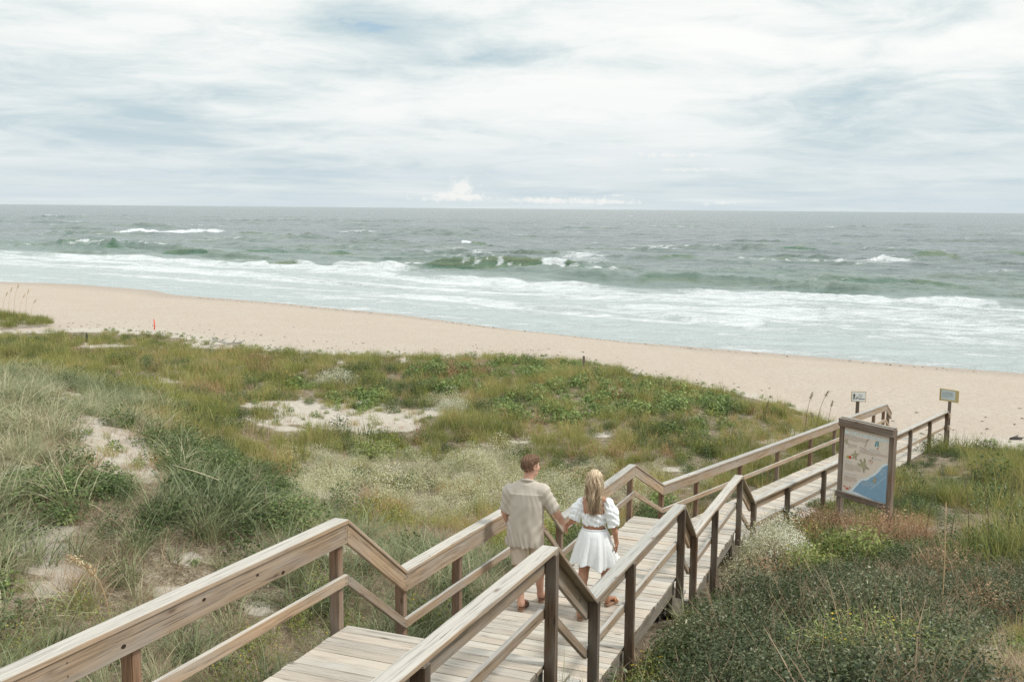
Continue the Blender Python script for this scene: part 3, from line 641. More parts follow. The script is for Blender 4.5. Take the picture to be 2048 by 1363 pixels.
def leaves(P, N, ll, lw, r, btr=(0, 1), fl=0.0, fold=.25):
    n = len(P); N = N/np.linalg.norm(N, axis=1)[:, None]; q = r.normal(size=(n, 3)); T = q-N*(q*N).sum(1)[:, None]; T /= np.linalg.norm(T, axis=1)[:, None]; S = np.cross(N, T)
    l_ = (ll*r.uniform(.6, 1.25, n))[:, None]; w_ = (lw*r.uniform(.7, 1.2, n))[:, None]
    V = np.stack([P-T*l_*.5, P+S*w_*.5+N*w_*fold, P+T*l_*.5-N*l_*.08, P-S*w_*.5+N*w_*fold], 1).reshape(-1, 3)
    F = np.arange(4*n).reshape(n, 4); return V, F, np.repeat(r.uniform(btr[0], btr[1], n), 4), np.full(4*n, fl)
def cat(*parts):
    V, F, B, L = [], [], [], []; o = 0
    for v, f, b_, l_ in parts: V.append(v); F.append(f+o); B.append(b_); L.append(l_); o += len(v)
    return np.concatenate(V), np.concatenate(F), np.concatenate(B), np.concatenate(L)
def tmpl(name, parts, mat):
    V, F, B, L = cat(*parts); me = mesh_np(name, V, F, False, {'bt': ('POINT', B), 'fl': ('POINT', L)}); me.materials.append(mat)
    return bpy.data.objects.new(name, me)
def cushion(n, R, H, r, shell=.45, jit=.7):
    """points and outward directions in a low dome, more of them near its skin"""
    d_ = r.normal(size=(n, 3)); d_[:, 2] = np.abs(d_[:, 2]); d_ /= np.linalg.norm(d_, axis=1)[:, None]
    k = 1-shell*r.random(n)**1.5; P = d_*k[:, None]*np.array([R, R, H]); N = d_+np.array([0, 0, .7])+r.normal(0, jit, (n, 3)); return P, N
MG = {}
MG['long'] = leafmat('dune_grass_leaf', [(.10, (.06, .08, .038)), (.32, (.145, .180, .095)), (.52, (.215, .245, .14)), (.74, (.325, .305, .215)), (.95, (.50, .44, .33))])
MG['flat'] = leafmat('meadow_grass_leaf', [(.12, (.075, .095, .026)), (.35, (.150, .175, .050)), (.58, (.225, .235, .085)), (.8, (.335, .275, .13)), (.95, (.30, .15, .075))])
MG['vine'] = leafmat('vine_leaf', [(.1, (.045, .085, .022)), (.5, (.105, .165, .045)), (.9, (.20, .26, .085))], rough=.4, tintw=.35)
MG['silver'] = leafmat('silver_leaf', [(.1, (.16, .19, .11)), (.5, (.33, .34, .205)), (.9, (.48, .47, .32))], fl=(.70, .68, .54), tintw=.3)
MG['dark'] = leafmat('dark_leaf', [(.1, (.025, .045, .014)), (.5, (.065, .105, .035)), (.9, (.14, .18, .075))], rough=.4, tintw=.4)
MG['dry'] = leafmat('dry_stem', [(.1, (.15, .11, .075)), (.5, (.29, .225, .155)), (.9, (.42, .35, .26))], tintw=.4)
MG['yellow'] = leafmat('flowering_leaf', [(.1, (.08, .115, .022)), (.5, (.18, .22, .055)), (.9, (.29, .31, .10))], fl=(.62, .45, .04), tintw=.3)
MG['rust'] = leafmat('rusty_leaf', [(.1, (.12, .065, .04)), (.5, (.26, .15, .09)), (.9, (.38, .27, .17))], tintw=.3)
MG['feather'] = leafmat('feathery_grass_leaf', [(.12, (.10, .125, .035)), (.4, (.18, .205, .06)), (.65, (.265, .26, .095)), (.9, (.38, .30, .14))])
MG['ever'] = leafmat('evergreen_leaf', [(.05, (.014, .024, .009)), (.42, (.046, .068, .027)), (.72, (.115, .140, .072)), (.95, (.31, .32, .21))], rough=.42, tintw=.0, spec=.4)  # shaded gaps and leaf highlights painted in as dark and pale leaf tones
rt = np.random.default_rng(5)
TP = {k: [] for k in MG}
for k in range(5):
    TP['long'].append(tmpl('long_grass_tuft', [blades(46, .74, .13, .42, 1.55, .0115, 7, 100+k)], MG['long']))
for k in range(2):
    TP['long'].append(tmpl('long_grass_tuft', [blades(26, .50, .20, .85, .9, .010, 5, 140+k, (.5, 1)), blades(20, .66, .1, .4, 1.4, .011, 6, 150+k, (0, .5))], MG['long']))
for k in range(5):
    TP['flat'].append(tmpl('meadow_tuft', [blades(58, .42, .22, .22, .55, .0105, 3, 200+k, (0, .9)), blades(6, .52, .2, .12, .4, .012, 3, 220+k, (.8, 1))], MG['flat']))
for k in range(4):
    P, N = cushion(130, .24, .26, rt, .6, .5); TP['vine'].append(tmpl('vine_patch', [leaves(P, N, .062, .052, rt, fold=.1), blades(14, .3, .2, .3, .5, .008, 3, 300+k)], MG['vine']))
for k in range(4):
    P, N = cushion(230, .25, .34, rt, .5, .8); P2, N2 = cushion(80, .26, .37, rt, .15, .6)
    TP['silver'].append(tmpl('silver_clump', [leaves(P, N, .034, .014, rt), leaves(P2, N2, .016, .016, rt, fl=1.0, fold=0), blades(14, .35, .12, .3, .4, .005, 3, 400+k)], MG['silver']))
for k in range(4):
    P, N = cushion(210, .24, .28, rt, .6, .8); TP['dark'].append(tmpl('leafy_clump', [leaves(P, N, .042, .022, rt), blades(8, .35, .1, .3, .6, .005, 3, 500+k)], MG['dark']))
for k in range(4):
    TP['dry'].append(tmpl('dry_tuft', [blades(44, .38, .2, .5, .9, .0055, 4, 600+k, wig=.5)], MG['dry']))
for k in range(3):
    P, N = cushion(150, .22, .30, rt, .6, .9); P2, N2 = cushion(16, .23, .33, rt, .1, .5)
    TP['yellow'].append(tmpl('flowering_clump', [leaves(P, N, .038, .013, rt), leaves(P2, N2, .017, .017, rt, fl=1.0, fold=0), blades(20, .36, .14, .2, .4, .006, 3, 700+k)], MG['yellow']))
for k in range(3):
    P, N = cushion(130, .24, .34, rt, .7, .9); TP['rust'].append(tmpl('rusty_clump', [leaves(P, N, .034, .017, rt), blades(22, .42, .12, .3, .4, .0045, 4, 800+k)], MG['rust']))
for k in range(4):
    TP['feather'].append(tmpl('feathery_tuft', [blades(70, .50, .24, .22, .6, .0095, 4, 900+k, wig=.4)], MG['feather']))
LONG_, FLAT_, VINE_, SILV_, DARK_, DRY_, YELL_, RUST_, FEAT_ = range(9)
KEYS = ['long', 'flat', 'vine', 'silver', 'dark', 'dry', 'yellow', 'rust', 'feather']
R_VINE = [(980, 735, 170, 18), (1180, 780, 130, 26), (1130, 810, 150, 20), (720, 800, 60, 18), (1390, 800, 90, 20), (640, 690, 30, 8), (890, 770, 60, 12), (1120, 830, 90, 16), (1420, 850, 60, 12), (1250, 810, 90, 16), (580, 770, 60, 8), (1340, 1010, 60, 20)]
R_SILV = [(700, 920, 130, 22), (640, 965, 80, 30), (860, 950, 150, 34), (960, 930, 110, 34), (1000, 985, 120, 30), (1100, 985, 80, 40), (800, 985, 120, 24), (880, 1010, 70, 22), (905, 808, 36, 13), (1190, 930, 40, 12), (1130, 1020, 60, 30), (1010, 900, 70, 12),
          (1500, 1095, 90, 34), (1450, 1130, 60, 26), (1560, 1085, 50, 18), (1250, 980, 50, 22), (1400, 955, 30, 8), (1330, 935, 60, 6), (1700, 1090, 30, 10)]
R_DARK = [(150, 980, 110, 55), (390, 920, 80, 34), (330, 880, 60, 18), (470, 980, 110, 40), (540, 1030, 90, 34), (90, 1020, 70, 46), (300, 1030, 80, 36), (230, 960, 60, 20), (420, 895, 50, 16), (820, 990, 40, 8), (690, 1010, 50, 10), (1310, 1030, 50, 26), (1150, 1080, 40, 24), (180, 835, 50, 10),
          (500, 950, 60, 30), (600, 1060, 50, 14), (1480, 1200, 120, 60), (1800, 1180, 260, 90), (1600, 1260, 260, 80), (1480, 1330, 180, 50), (1950, 1120, 100, 50), (1000, 760, 40, 5), (760, 810, 30, 5)]
R_YELL = [(745, 900, 60, 15), (560, 770, 40, 10), (345, 800, 40, 10), (840, 905, 40, 10), (620, 1180, 60, 50), (560, 1290, 100, 40), (150, 1230, 110, 45), (860, 1220, 50, 26), (640, 1260, 60, 60), (730, 1040, 60, 20), (1090, 1085, 60, 24), (850, 1040, 50, 16), (460, 1350, 80, 20), (1000, 1090, 50, 22), (1340, 1340, 70, 30), (1750, 1320, 120, 50), (60, 1290, 60, 30), (1660, 1120, 50, 16), (300, 780, 26, 8), (1300, 1245, 40, 20), (1390, 1180, 26, 14)]
R_DRY = [(1560, 1150, 110, 40), (1380, 1260, 90, 40), (1440, 1180, 60, 30), (900, 985, 30, 10), (990, 975, 40, 10), (1900, 1240, 120, 40), (1950, 1060, 120, 30), (1800, 1065, 120, 14), (100, 1150, 100, 40), (540, 860, 60, 16), (720, 1020, 60, 20), (760, 1070, 60, 30), (250, 1120, 100, 30), (1230, 1330, 40, 30), (2020, 1220, 60, 60), (870, 1060, 60, 22)]
R_RUST = [(1690, 1040, 80, 28), (1640, 1060, 50, 16), (1800, 1050, 60, 10), (1200, 905, 80, 10), (170, 700, 30, 7), (520, 720, 36, 7), (960, 740, 20, 8), (420, 780, 26, 9), (520, 735, 30, 10), (900, 745, 26, 8), (1060, 840, 30, 5), (650, 850, 20, 10), (1570, 1100, 20, 8), (590, 1180, 20, 8)]
def near_walk(x, y, mg=0.0):
    out = np.zeros(len(x), bool)
    for s in (sA, sB, sC, sD):
        rx = x-s.P[0]; ry = y-s.P[1]; a_ = rx*s.h[0]+ry*s.h[1]; c_ = np.abs(rx*s.n[0]+ry*s.n[1]); L = s.L
        out |= (a_ > -1.0) & (a_ < L+1.0) & (c_ < EDGE+.10+mg)
    return out
CLS = {k: [] for k in range(9)}
rv = np.random.default_rng(21)
for (ya, yb, den, sc_) in ((2.5, 9, 14, 1.05), (9, 14, 15, 1.1), (14, 20, 12, 1.1), (20, 30, 11.5, 1.05), (30, 44, 9.5, 1.15), (44, 64, 6.5, 1.3)):
    xa, xb = -.60*yb-5, .60*yb+5; n = int((xb-xa)*(yb-ya)*den); x = rv.uniform(xa, xb, n); y = rv.uniform(ya, yb, n)
    k = (np.abs(x) < .60*y+5); x, y = x[k], y[k]; z = ground(x, y)
    td = y-toe_y(x); nn = fbm(x*.8, y*.8, 3, 2); px, py = px_of(x, y, z+.15)
    jt = (fbm(x*1.1, y*1.1, 3, 3)-.5)*.9
    # a separate grassy mound stands out on the beach at the far left
    keep = td < -.2-1.6*(nn-.45)*2
    keep &= ~near_walk(x, y)
    sm = ell(px, py, SAND, jt); keep &= rv.random(len(x)) > sm*.96
    px, py, x, y, z, td, nn, jt = [q[keep] for q in (px, py, x, y, z, td, nn, jt)]
    t = np.full(len(x), FLAT_)
    left = sstep(20, 17, y+ .55*np.clip(x+2.5, -9, 40)+ (x < -9)*-6+2*(nn-.5)) # the high dune on the left and near slopes
    t = np.where(rv.random(len(x)) < left, LONG_, t)
    t = np.where((x > 8) & (px > 1790) & (y > 15.5), FEAT_, t)
    t = np.where((px < 120) & (y > 20) & (y < 32) & (rv.random(len(x)) < .3), LONG_, t)
    rr_ = rv.random(len(x))
    pch = fbm(x*.55+9, y*.55, 3, 4)
    t = np.where((x > .8) & (y < 11.5) & (t == LONG_), np.where(rv.random(len(x)) < .5, DARK_, np.where(rv.random(len(x)) < .5, YELL_, DRY_)), t)
    t = np.where((pch > .56) & (rr_ < .6) & (t == FLAT_), FEAT_, t); t = np.where((pch < .44) & (rr_ < .55) & (t == FLAT_) & (rv.random(len(x)) < .6), DARK_, t); t = np.where((rr_ > .55) & (rr_ < .72) & (t == FLAT_), YELL_, t)
    t = np.where((rr_ < .12) & (t == LONG_), DARK_, t); t = np.where((rr_ > .90) & (t == FLAT_), DRY_, t); t = np.where((rr_ > .87) & (rr_ < .9) & (t == FLAT_), RUST_, t)
    t = np.where((rr_ > .90) & (t == LONG_), DRY_, t); t = np.where((rr_ < .05) & (t == LONG_), YELL_, t)
    rgt_near = (x > 1.9) & (y < 15.5) & (px > 1230); t = np.where(rgt_near & (rr_ < .45), DRY_, t); t = np.where(rgt_near & (rr_ > .75), YELL_, t)
    def apply(reg, ty, pr, t):
        m_ = ell(px, py, reg, jt*1.1); return np.where(rv.random(len(x)) < m_*pr, ty, t)
    t = apply(R_VINE, VINE_, .58, t); t = apply(R_DRY, DRY_, .7, t); t = apply(R_DARK, DARK_, .80, t); t = apply(R_YELL, YELL_, .75, t); t = apply(R_SILV, SILV_, .8, t); t = apply(R_RUST, RUST_, .5, t)
    # low frequency colour patches: tint per clump
    tint = np.clip(.46+1.2*(fbm(x*.16, y*.16, 4, 5)-.5)+1.5*(fbm(x*1.1, y*1.1, 3, 1)-.5)+rv.normal(0, .13, len(x)), .05, .95)
    S = sc_*rv.uniform(.6, 1.3, len(x))*(1-.42*sstep(-6, 0, td))*(.35+1.3*fbm(x*1.1, y*1.1, 2, 7))
    S = np.where(t == LONG_, S*.84, S); q_ = rv.random(len(x)); fz = (x > 8) & (px > 1790) & (y > 15.5) & (t == FEAT_); t = np.where(fz & (q_ < .24+.5*(pch < .45)), DARK_, t); t = np.where(fz & (q_ > .88), DRY_, t); S = np.where(fz, S*(.75+.7*(pch > .5)), S); S = np.where((t == FLAT_) | (t == FEAT_), S*.84, S)
    S = np.where((px > 1340) & (x > 2.5) & (y < 15.5), S*.75, S)
    thk = (px > 1440) & (py > 1150) & (px < 1880) & (y < 15) & (x > 2); t = np.where(thk & ((t == DRY_) | (t == LONG_)) & (rv.random(len(x)) < .7), DARK_, t); S = np.where(thk, S*.6, S)
    tint = np.where(t == LONG_, np.minimum(tint, .70), tint)
    for k_ in range(9):
        q = t == k_; CLS[k_].append(np.stack([x[q], y[q], z[q], S[q], tint[q]], -1))
# mound on the beach, far left, and sparse pioneers on the upper beach
MO = at_z(-10, 652, 1.72)
a_ = rv.random(420)*2*pi; r_ = np.sqrt(rv.random(420)); x = MO[0]-2.2+r_*np.cos(a_)*5.2; y = MO[1]+.8+r_*np.sin(a_)*3.4; z = ground(x, y)
MOUND = (MO[0]-2.2, MO[1]+.8)
mz = .95*np.exp(-(((x-MOUND[0])/4.2)**2+((y-MOUND[1])/2.6)**2)*1.2)
CLS[FLAT_].append(np.stack([x, y, z+mz, rv.uniform(.8, 1.25, 420), rv.uniform(.1, .45, 420)], -1))
n = 300; x = rv.uniform(-24, 20, n); y = toe_y(x)+np.abs(rv.normal(0, .9, n)); px, py = px_of(x, y, ground(x, y))
CLS[VINE_].append(np.stack([x, y, ground(x, y), rv.uniform(.2, .6, n), rv.random(n)], -1)[(~near_walk(x, y, .6)) & (rv.random(n) < .6)])
# dead blades and twigs between the living plants
n = 5200; y = rv.uniform(4, 19, n); x = rv.uniform(-.6, .6, n)*y; z = ground(x, y); q = ~near_walk(x, y) & (rv.random(n) > .75*ell(*px_of(x, y, z), SAND))
CLS[DRY_].append(np.stack([x, y, z-.02, rv.uniform(.35, .85, n), rv.random(n)], -1)[q])
n = 200; y = rv.uniform(6, 15, n); x = rv.uniform(.1, .58, n)*y; z = ground(x, y); px, py = px_of(x, y, z+.3); q = ~near_walk(x, y, .3) & (px > 1420) & (py > 1080)
CLS[DRY_].append(np.stack([x, y, z+.26, rv.uniform(.5, .9, n), rv.random(n)], -1)[q & (fbm(x*.9, y*.9, 2, 5) > .60)])
# sparse sprigs in the sandy openings
n = 9000; y = rv.uniform(5, 34, n); x = rv.uniform(-.6, .6, n)*y; z = ground(x, y); px, py = px_of(x, y, z); q = (ell(px, py, SAND) > .5) & (rv.random(n) < .45) & ~near_walk(x, y)
sp = np.stack([x, y, z, rv.uniform(.3, .85, n), rv.random(n)], -1)[q]; CLS[DRY_].append(sp[::2]); CLS[FLAT_].append(sp[1::4]); CLS[VINE_].append(sp[3::4])

def scatter(name, pts, tmps, label):
    me = bpy.data.meshes.new(name); n = len(pts); me.vertices.add(n); me.vertices.foreach_set('co', pts[:, :3].astype(np.float32).ravel())
    rr = np.random.default_rng(len(name)*31+n)
    rot = np.zeros((n, 3), np.float32); rot[:, 2] = rr.random(n)*6.283; rot[:, 0] = rr.normal(0, .10, n); rot[:, 1] = rr.normal(0, .10, n)
    a = me.attributes.new('rot', 'FLOAT_VECTOR', 'POINT'); a.data.foreach_set('vector', rot.ravel())
    a = me.attributes.new('scl', 'FLOAT', 'POINT'); a.data.foreach_set('value', pts[:, 3].astype(np.float32))
    a = me.attributes.new('tint', 'FLOAT', 'POINT'); a.data.foreach_set('value', pts[:, 4].astype(np.float32))
    a = me.attributes.new('vid', 'INT', 'POINT'); a.data.foreach_set('value', rr.integers(0, len(tmps), n).astype(np.int32))
    ng = bpy.data.node_groups.new(name, 'GeometryNodeTree'); ng.interface.new_socket('Geometry', in_out='INPUT', socket_type='NodeSocketGeometry'); ng.interface.new_socket('Geometry', in_out='OUTPUT', socket_type='NodeSocketGeometry')
    N_ = ng.nodes; Lk = ng.links; gi = N_.new('NodeGroupInput'); go = N_.new('NodeGroupOutput'); ip = N_.new('GeometryNodeInstanceOnPoints'); jg = N_.new('GeometryNodeJoinGeometry')
    for tob in tmps:
        oi = N_.new('GeometryNodeObjectInfo'); oi.inputs['Object'].default_value = tob; oi.inputs['As Instance'].default_value = True; Lk.new(oi.outputs['Geometry'], jg.inputs[0])
    def na(nm, ty):
        q = N_.new('GeometryNodeInputNamedAttribute'); q.data_type = ty; q.inputs[0].default_value = nm; return q.outputs[0]
    Lk.new(gi.outputs[0], ip.inputs['Points']); Lk.new(jg.outputs[0], ip.inputs['Instance']); ip.inputs['Pick Instance'].default_value = True
    Lk.new(na('vid', 'INT'), ip.inputs['Instance Index']); Lk.new(na('rot', 'FLOAT_VECTOR'), ip.inputs['Rotation']); Lk.new(na('scl', 'FLOAT'), ip.inputs['Scale'])
    Lk.new(ip.outputs[0], go.inputs[0])
    o_ = link(name, me); md = o_.modifiers.new('scatter', 'NODES'); md.node_group = ng; tag(o_, label, 'vegetation', kind='stuff'); return o_
LBL = {'long': ('dune_grass', 'long arching grey green grass covering the near dune on the left', ), 'flat': ('meadow_grass', 'short olive green grass and weeds covering the flat between dune and beach'), 'vine': ('leafy_vine', 'bright green broad leaved vines spreading near the beach edge'),
       'silver': ('silver_ground_cover', 'pale silvery flowering ground cover beside and behind the walking couple'), 'dark': ('leafy_ground_cover', 'dark green leafy ground cover among the long grass'), 'dry': ('dry_grass', 'dry brown stems and dead grass between the plants'),
       'yellow': ('flowering_ground_cover', 'low green plants with tiny yellow flowers by the boardwalk'), 'rust': ('rusty_ground_cover', 'rust brown withered leafy plants around the turtle sign'), 'feather': ('feathery_grass', 'soft golden green feathery grass right of the boardwalk')}
for i, k in enumerate(KEYS): scatter(LBL[k][0], np.concatenate(CLS[i]), TP[k], LBL[k][1])

# ------------------------------------------------------------------ signs
def hit(px, py, dz=0.0):
    r = ray(px, py); a_, b_ = 2.0, 200.0; ts = np.concatenate([np.linspace(3, 60, 1200), np.linspace(60, 220, 400)])/r[1]
    P = CAM[None]+r[None]*ts[:, None]; f_ = P[:, 2]-dz-ground(P[:, 0], P[:, 1]); i = int(np.argmax(f_ < 0)); return P[i]
def flat_poly(name, pts, mat, parent, mw, z=0.0, thick=.0015):
    """thin printed shape: polygon (u, v) in the board's plane, z proud of it"""
    bm = bmesh.new(); a_ = [bm.verts.new((u_, v_, z+thick)) for u_, v_ in pts]; f_ = bm.faces.new(a_)
    bmesh.ops.triangulate(bm, faces=[f_]); bmesh.ops.recalc_face_normals(bm, faces=bm.faces)
    if bm.faces[:][0].normal.z < 0: bmesh.ops.reverse_faces(bm, faces=bm.faces)
    return link(name, bm_mesh(name, bm), mat, parent, mw)
def multi_poly(name, polys, mat, parent, mw, z=0.0):
    bm = bmesh.new()
    for pts in polys:
        f_ = bm.faces.new([bm.verts.new((u_, v_, z)) for u_, v_ in pts])
        f_.normal_update()
        if f_.normal.z < 0: f_.normal_flip()
    bmesh.ops.triangulate(bm, faces=bm.faces[:]); return link(name, bm_mesh(name, bm), mat, parent, mw)
def boxm(name, c, size, mat, parent, mw, bev=.003):
    bm = bmesh.new(); bmesh.ops.create_cube(bm, size=1); bmesh.ops.scale(bm, vec=size, verts=bm.verts)
    if bev: bmesh.ops.bevel(bm, geom=list(bm.edges), offset=bev, segments=2, affect='EDGES')
    return link(name, bm_mesh(name, bm), mat, parent, mw @ Matrix.Translation(c))
def oval(cx, cy, rx, ry, a=0, n=14):
    return [(cx+rx*cos(t_)*cos(a)-ry*sin(t_)*sin(a), cy+rx*cos(t_)*sin(a)+ry*sin(t_)*cos(a)) for t_ in np.linspace(0, 2*pi, n, endpoint=False)]
def text_mesh(name, s, size, mat, parent, mw, loc, width=None, bold=0):
    cu = bpy.data.curves.new(name, 'FONT'); cu.body = s; cu.size = size; cu.align_x = 'CENTER'; cu.align_y = 'CENTER'; cu.offset = bold; cu.space_character = 1.08
    tmp = bpy.data.objects.new(name+'_tmp', cu); COL.objects.link(tmp); dg = bpy.context.evaluated_depsgraph_get(); dg.update(); me = bpy.data.meshes.new_from_object(tmp.evaluated_get(dg)); bpy.data.objects.remove(tmp)
    if width:
        xs = [v.co.x for v in me.vertices]; k_ = width/(max(xs)-min(xs))
        for v in me.vertices: v.co.x *= k_
    return link(name, me, mat, parent, mw @ Matrix.Translation(loc))
def word_lines(u0, u1, v0, v1, nl, r, hgt=.55):
    """rows of illegible small print: short dashes of word length"""
    P = []; dv = (v1-v0)/nl
    for i in range(nl):
        y_ = v1-dv*(i+.5); x_ = u0; end = u1 if i < nl-1 else u0+(u1-u0)*.6
        while x_ < end-.01:
            L = r.uniform(.010, .034); q = x_
            while q < min(x_+L, end):
                hh = dv*hgt*r.uniform(.35, .5); P.append([(q, y_-hh), (q+.0042, y_-hh), (q+.0042, y_+hh), (q, y_+hh)]); q += .0068
            x_ += L+.010
    return P
MS = {}
for nm, c, rg_ in (('sand_print', (.76, .66, .57), .45), ('sea_print', (.25, .41, .56), .4), ('sea_light', (.34, .49, .60), .4), ('foam_print', (.74, .80, .82), .45), ('title_print', (.80, .93, .96), .5), ('body_print', (.44, .35, .29), .6), ('head_print', (.58, .62, .64), .6),
                   ('turtle_print', (.33, .32, .18), .5), ('turtle_shell', (.42, .38, .25), .5), ('red_print', (.62, .06, .03), .5), ('olive_print', (.42, .42, .16), .5), ('teal_print', (.10, .34, .38), .5), ('orange_print', (.60, .14, .07), .5), ('white_print', (.80, .80, .78), .5),
                   ('black_print', (.02, .02, .022), .5), ('tan_frame', (.42, .32, .15), .6), ('yellow_frame', (.50, .40, .19), .6), ('pale_sheet', (.56, .62, .63), .4), ('grey_print', (.26, .31, .34), .6)):
    MS[nm] = plain(nm, c, rg_, .35, var=.05)
SL = v3(6.63, 19.9, 0); SR = v3(7.25, 18.9, 0)
zt, zg = 4.92, 2.80
pd = (SR-SL); SW = np.linalg.norm(pd); pd /= SW; pn = v3(pd[1], -pd[0], 0)     # towards the viewer
if pn[1] > 0: pn = -pn
sgn = empty('information_sign', tuple((SL+SR)/2+v3(0, 0, zg))); tag(sgn, 'tall wooden framed sea turtle nesting season information board beside the boardwalk ramp', 'sign')
mwS = Matrix.Translation(Vector((SL+SR)/2+v3(0, 0, 0))) @ Matrix((Vector(pd), Vector((0, 0, 1)), Vector(pn))).transposed().to_4x4()
for P_ in (SL, SR): post(P_, pd, pn, .105, float(ground(P_[0], P_[1]))-.3, zt-.005, M['sign_wood'], 'post', parent=sgn)
wS = SW-.105
def bx2(nm, u0, u1, v0, v1, w0, w1, mat):      # along the board's width
    P_ = (SL+SR)/2+pd*u0; Q_ = (SL+SR)/2+pd*u1; return beam(nm, P_+v3(0, 0, 0), Q_, pn, w0, w1, v0, v1, mat, .006, parent=sgn)
bx2('top_beam', -SW/2-.055, SW/2+.06, zt-.150, zt+.012, .0545, .098, M['sign_wood']); bx2('cap_board', -SW/2-.04, SW/2+.04, zt, zt+.03, -.05, .052, M['sign_wood'])
vb = zt-1.52; vt = zt-.148
bx2('bottom_beam', -SW/2-.05, SW/2-.055, vb-.06, vb+.06, .0545, .098, M['sign_wood'])
panel = boxm('panel', Vector((0, (vt+vb)/2+.02, .02)), (wS-.004, vt-vb+.02, .02), MS['sand_print'], sgn, mwS, .001)
mwp = mwS @ Matrix.Translation((-wS/2, vb+.06, .0305)); PH = vt-vb-.06
U = lambda u_, v_: (u_*wS, v_*PH)
coast = [(1.0, .60), (.93, .59), (.86, .555), (.80, .49), (.74, .43), (.68, .385), (.62, .355), (.56, .31), (.50, .285), (.44, .275), (.38, .235), (.33, .18), (.27, .12), (.22, .06), (.16, .03), (.1, 0.0)]
white = [U(*p) for p in coast]+[U(1.0, 0.0)]
flat_poly('foam_line', white, MS['foam_print'], panel, mwp, .001)
sea_ = [U(min(1, u_+.035), max(0, v_-.025)) for u_, v_ in coast[:-2]]; sea_[0] = U(1, .575); flat_poly('sea_area', sea_+[U(.31, .045), U(.5, .02), U(.75, .0), U(1, 0)], MS['sea_print'], panel, mwp, .0035)
flat_poly('light_streak', [U(.97, .42), U(.99, .40), U(.68, .15), U(.62, .14), U(.66, .17)], MS['sea_light'], panel, mwp, .006)
text_mesh('title', 'SEA TURTLE NESTING SEASON', .088, MS['title_print'], panel, mwp, (wS/2, PH-.105, .006), wS*.97, .003)
rs = random.Random(4)
for (u0, u1, v0, v1, nl, mm, nm) in ((.03, .42, .865, .895, 1, 'head_print', 'heading'), (.03, .50, .80, .88, 4, 'body_print', 'small_print'), (.10, .30, .69, .76, 3, 'body_print', 'small_print'), (.56, .97, .72, .76, 1, 'head_print', 'heading'), (.36, .97, .655, .715, 3, 'body_print', 'small_print'),
                                  (.03, .36, .46, .50, 1, 'head_print', 'heading'), (.05, .42, .345, .45, 5, 'body_print', 'small_print'), (.05, .52, .27, .31, 1, 'head_print', 'heading'), (.05, .34, .17, .26, 4, 'body_print', 'small_print'), (.68, .96, .60, .64, 1, 'head_print', 'heading'),
                                  (.45, .75, .17, .25, 3, 'head_print', 'small_print'), (.84, .97, .40, .50, 3, 'head_print', 'small_print')):
    P_ = word_lines(u0*wS, u1*wS, v0*PH, v1*PH, nl, rs); multi_poly(nm, P_, MS[mm], panel, mwp, .0065)
def turtle(u_, v_, s_, a, nm='turtle_picture'):
    cx, cy = U(u_, v_); R_ = lambda x, y: (cx+(x*cos(a)-y*sin(a))*s_, cy+(x*sin(a)+y*cos(a))*s_)
    fl = [[(.28, .30), (.75, .85), (.95, .72), (.62, .22)], [(-.28, .30), (-.75, .85), (-.95, .72), (-.62, .22)], [(.25, -.55), (.5, -1.0), (.66, -.9), (.46, -.4)], [(-.25, -.55), (-.5, -1.0), (-.66, -.9), (-.46, -.4)]]
    o_ = multi_poly(nm, [[R_(*p) for p in q] for q in fl]+[[R_(*p) for p in oval(0, .92, .17, .24)]], MS['turtle_print'], panel, mwp, .006)
    multi_poly('shell', [[R_(*p) for p in oval(0, 0, .5, .68)]], MS['turtle_shell'], o_, mwp, .0085)
turtle(.06, .77, .055, radians(25)); turtle(.27, .60, .085, radians(150)); turtle(.47, .475, .125, radians(40)); turtle(.735, .30, .065, radians(165))
def dots(nm, lst):
    for (cx, cy, r_, mm, z_) in lst: multi_poly(nm, [oval(*U(cx, cy), r_, r_)], MS[mm], panel, mwp, z_)
dots('beach_ball', [(.10, .545, .032, 'olive_print', .006), (.135, .545, .032, 'olive_print', .0065), (.16, .548, .032, 'red_print', .007)])
dots('ring_picture', [(.62, .565, .045, 'orange_print', .006), (.62, .565, .039, 'sand_print', .0075), (.62, .57, .014, 'black_print', .009), (.66, .625, .012, 'black_print', .009)])
multi_poly('sandal_picture', [[U(.69, .80), U(.72, .80), U(.735, .885), U(.71, .885)], [U(.745, .81), U(.775, .81), U(.77, .89), U(.745, .89)]], MS['teal_print'], panel, mwp, .006)
dots('ball_picture', [(.745, .79, .026, 'white_print', .0065), (.752, .783, .016, 'red_print', .008)])
multi_poly('sailboat_picture', [[U(.86, .80), U(.93, .81), U(.90, .845)]], MS['white_print'], panel, mwp, .006)
multi_poly('parasol_picture', [[U(.47, .755), U(.48, .75), U(.53, .86), U(.52, .865)], [U(.36, .735), U(.52, .72), U(.52, .73), U(.36, .745)], [U(.49, .84), U(.56, .87), U(.53, .89)]], MS['body_print'], panel, mwp, .006)
multi_poly('crab_picture', [oval(*U(.13, .06), .036, .022), [U(.05, .075), U(.09, .07), U(.09, .08), U(.055, .10)], [U(.17, .07), U(.21, .08), U(.20, .10), U(.17, .08)], [U(.08, .03), U(.12, .05), U(.11, .055)], [U(.18, .03), U(.14, .05), U(.15, .055)]], MS['orange_print'], panel, mwp, .006)

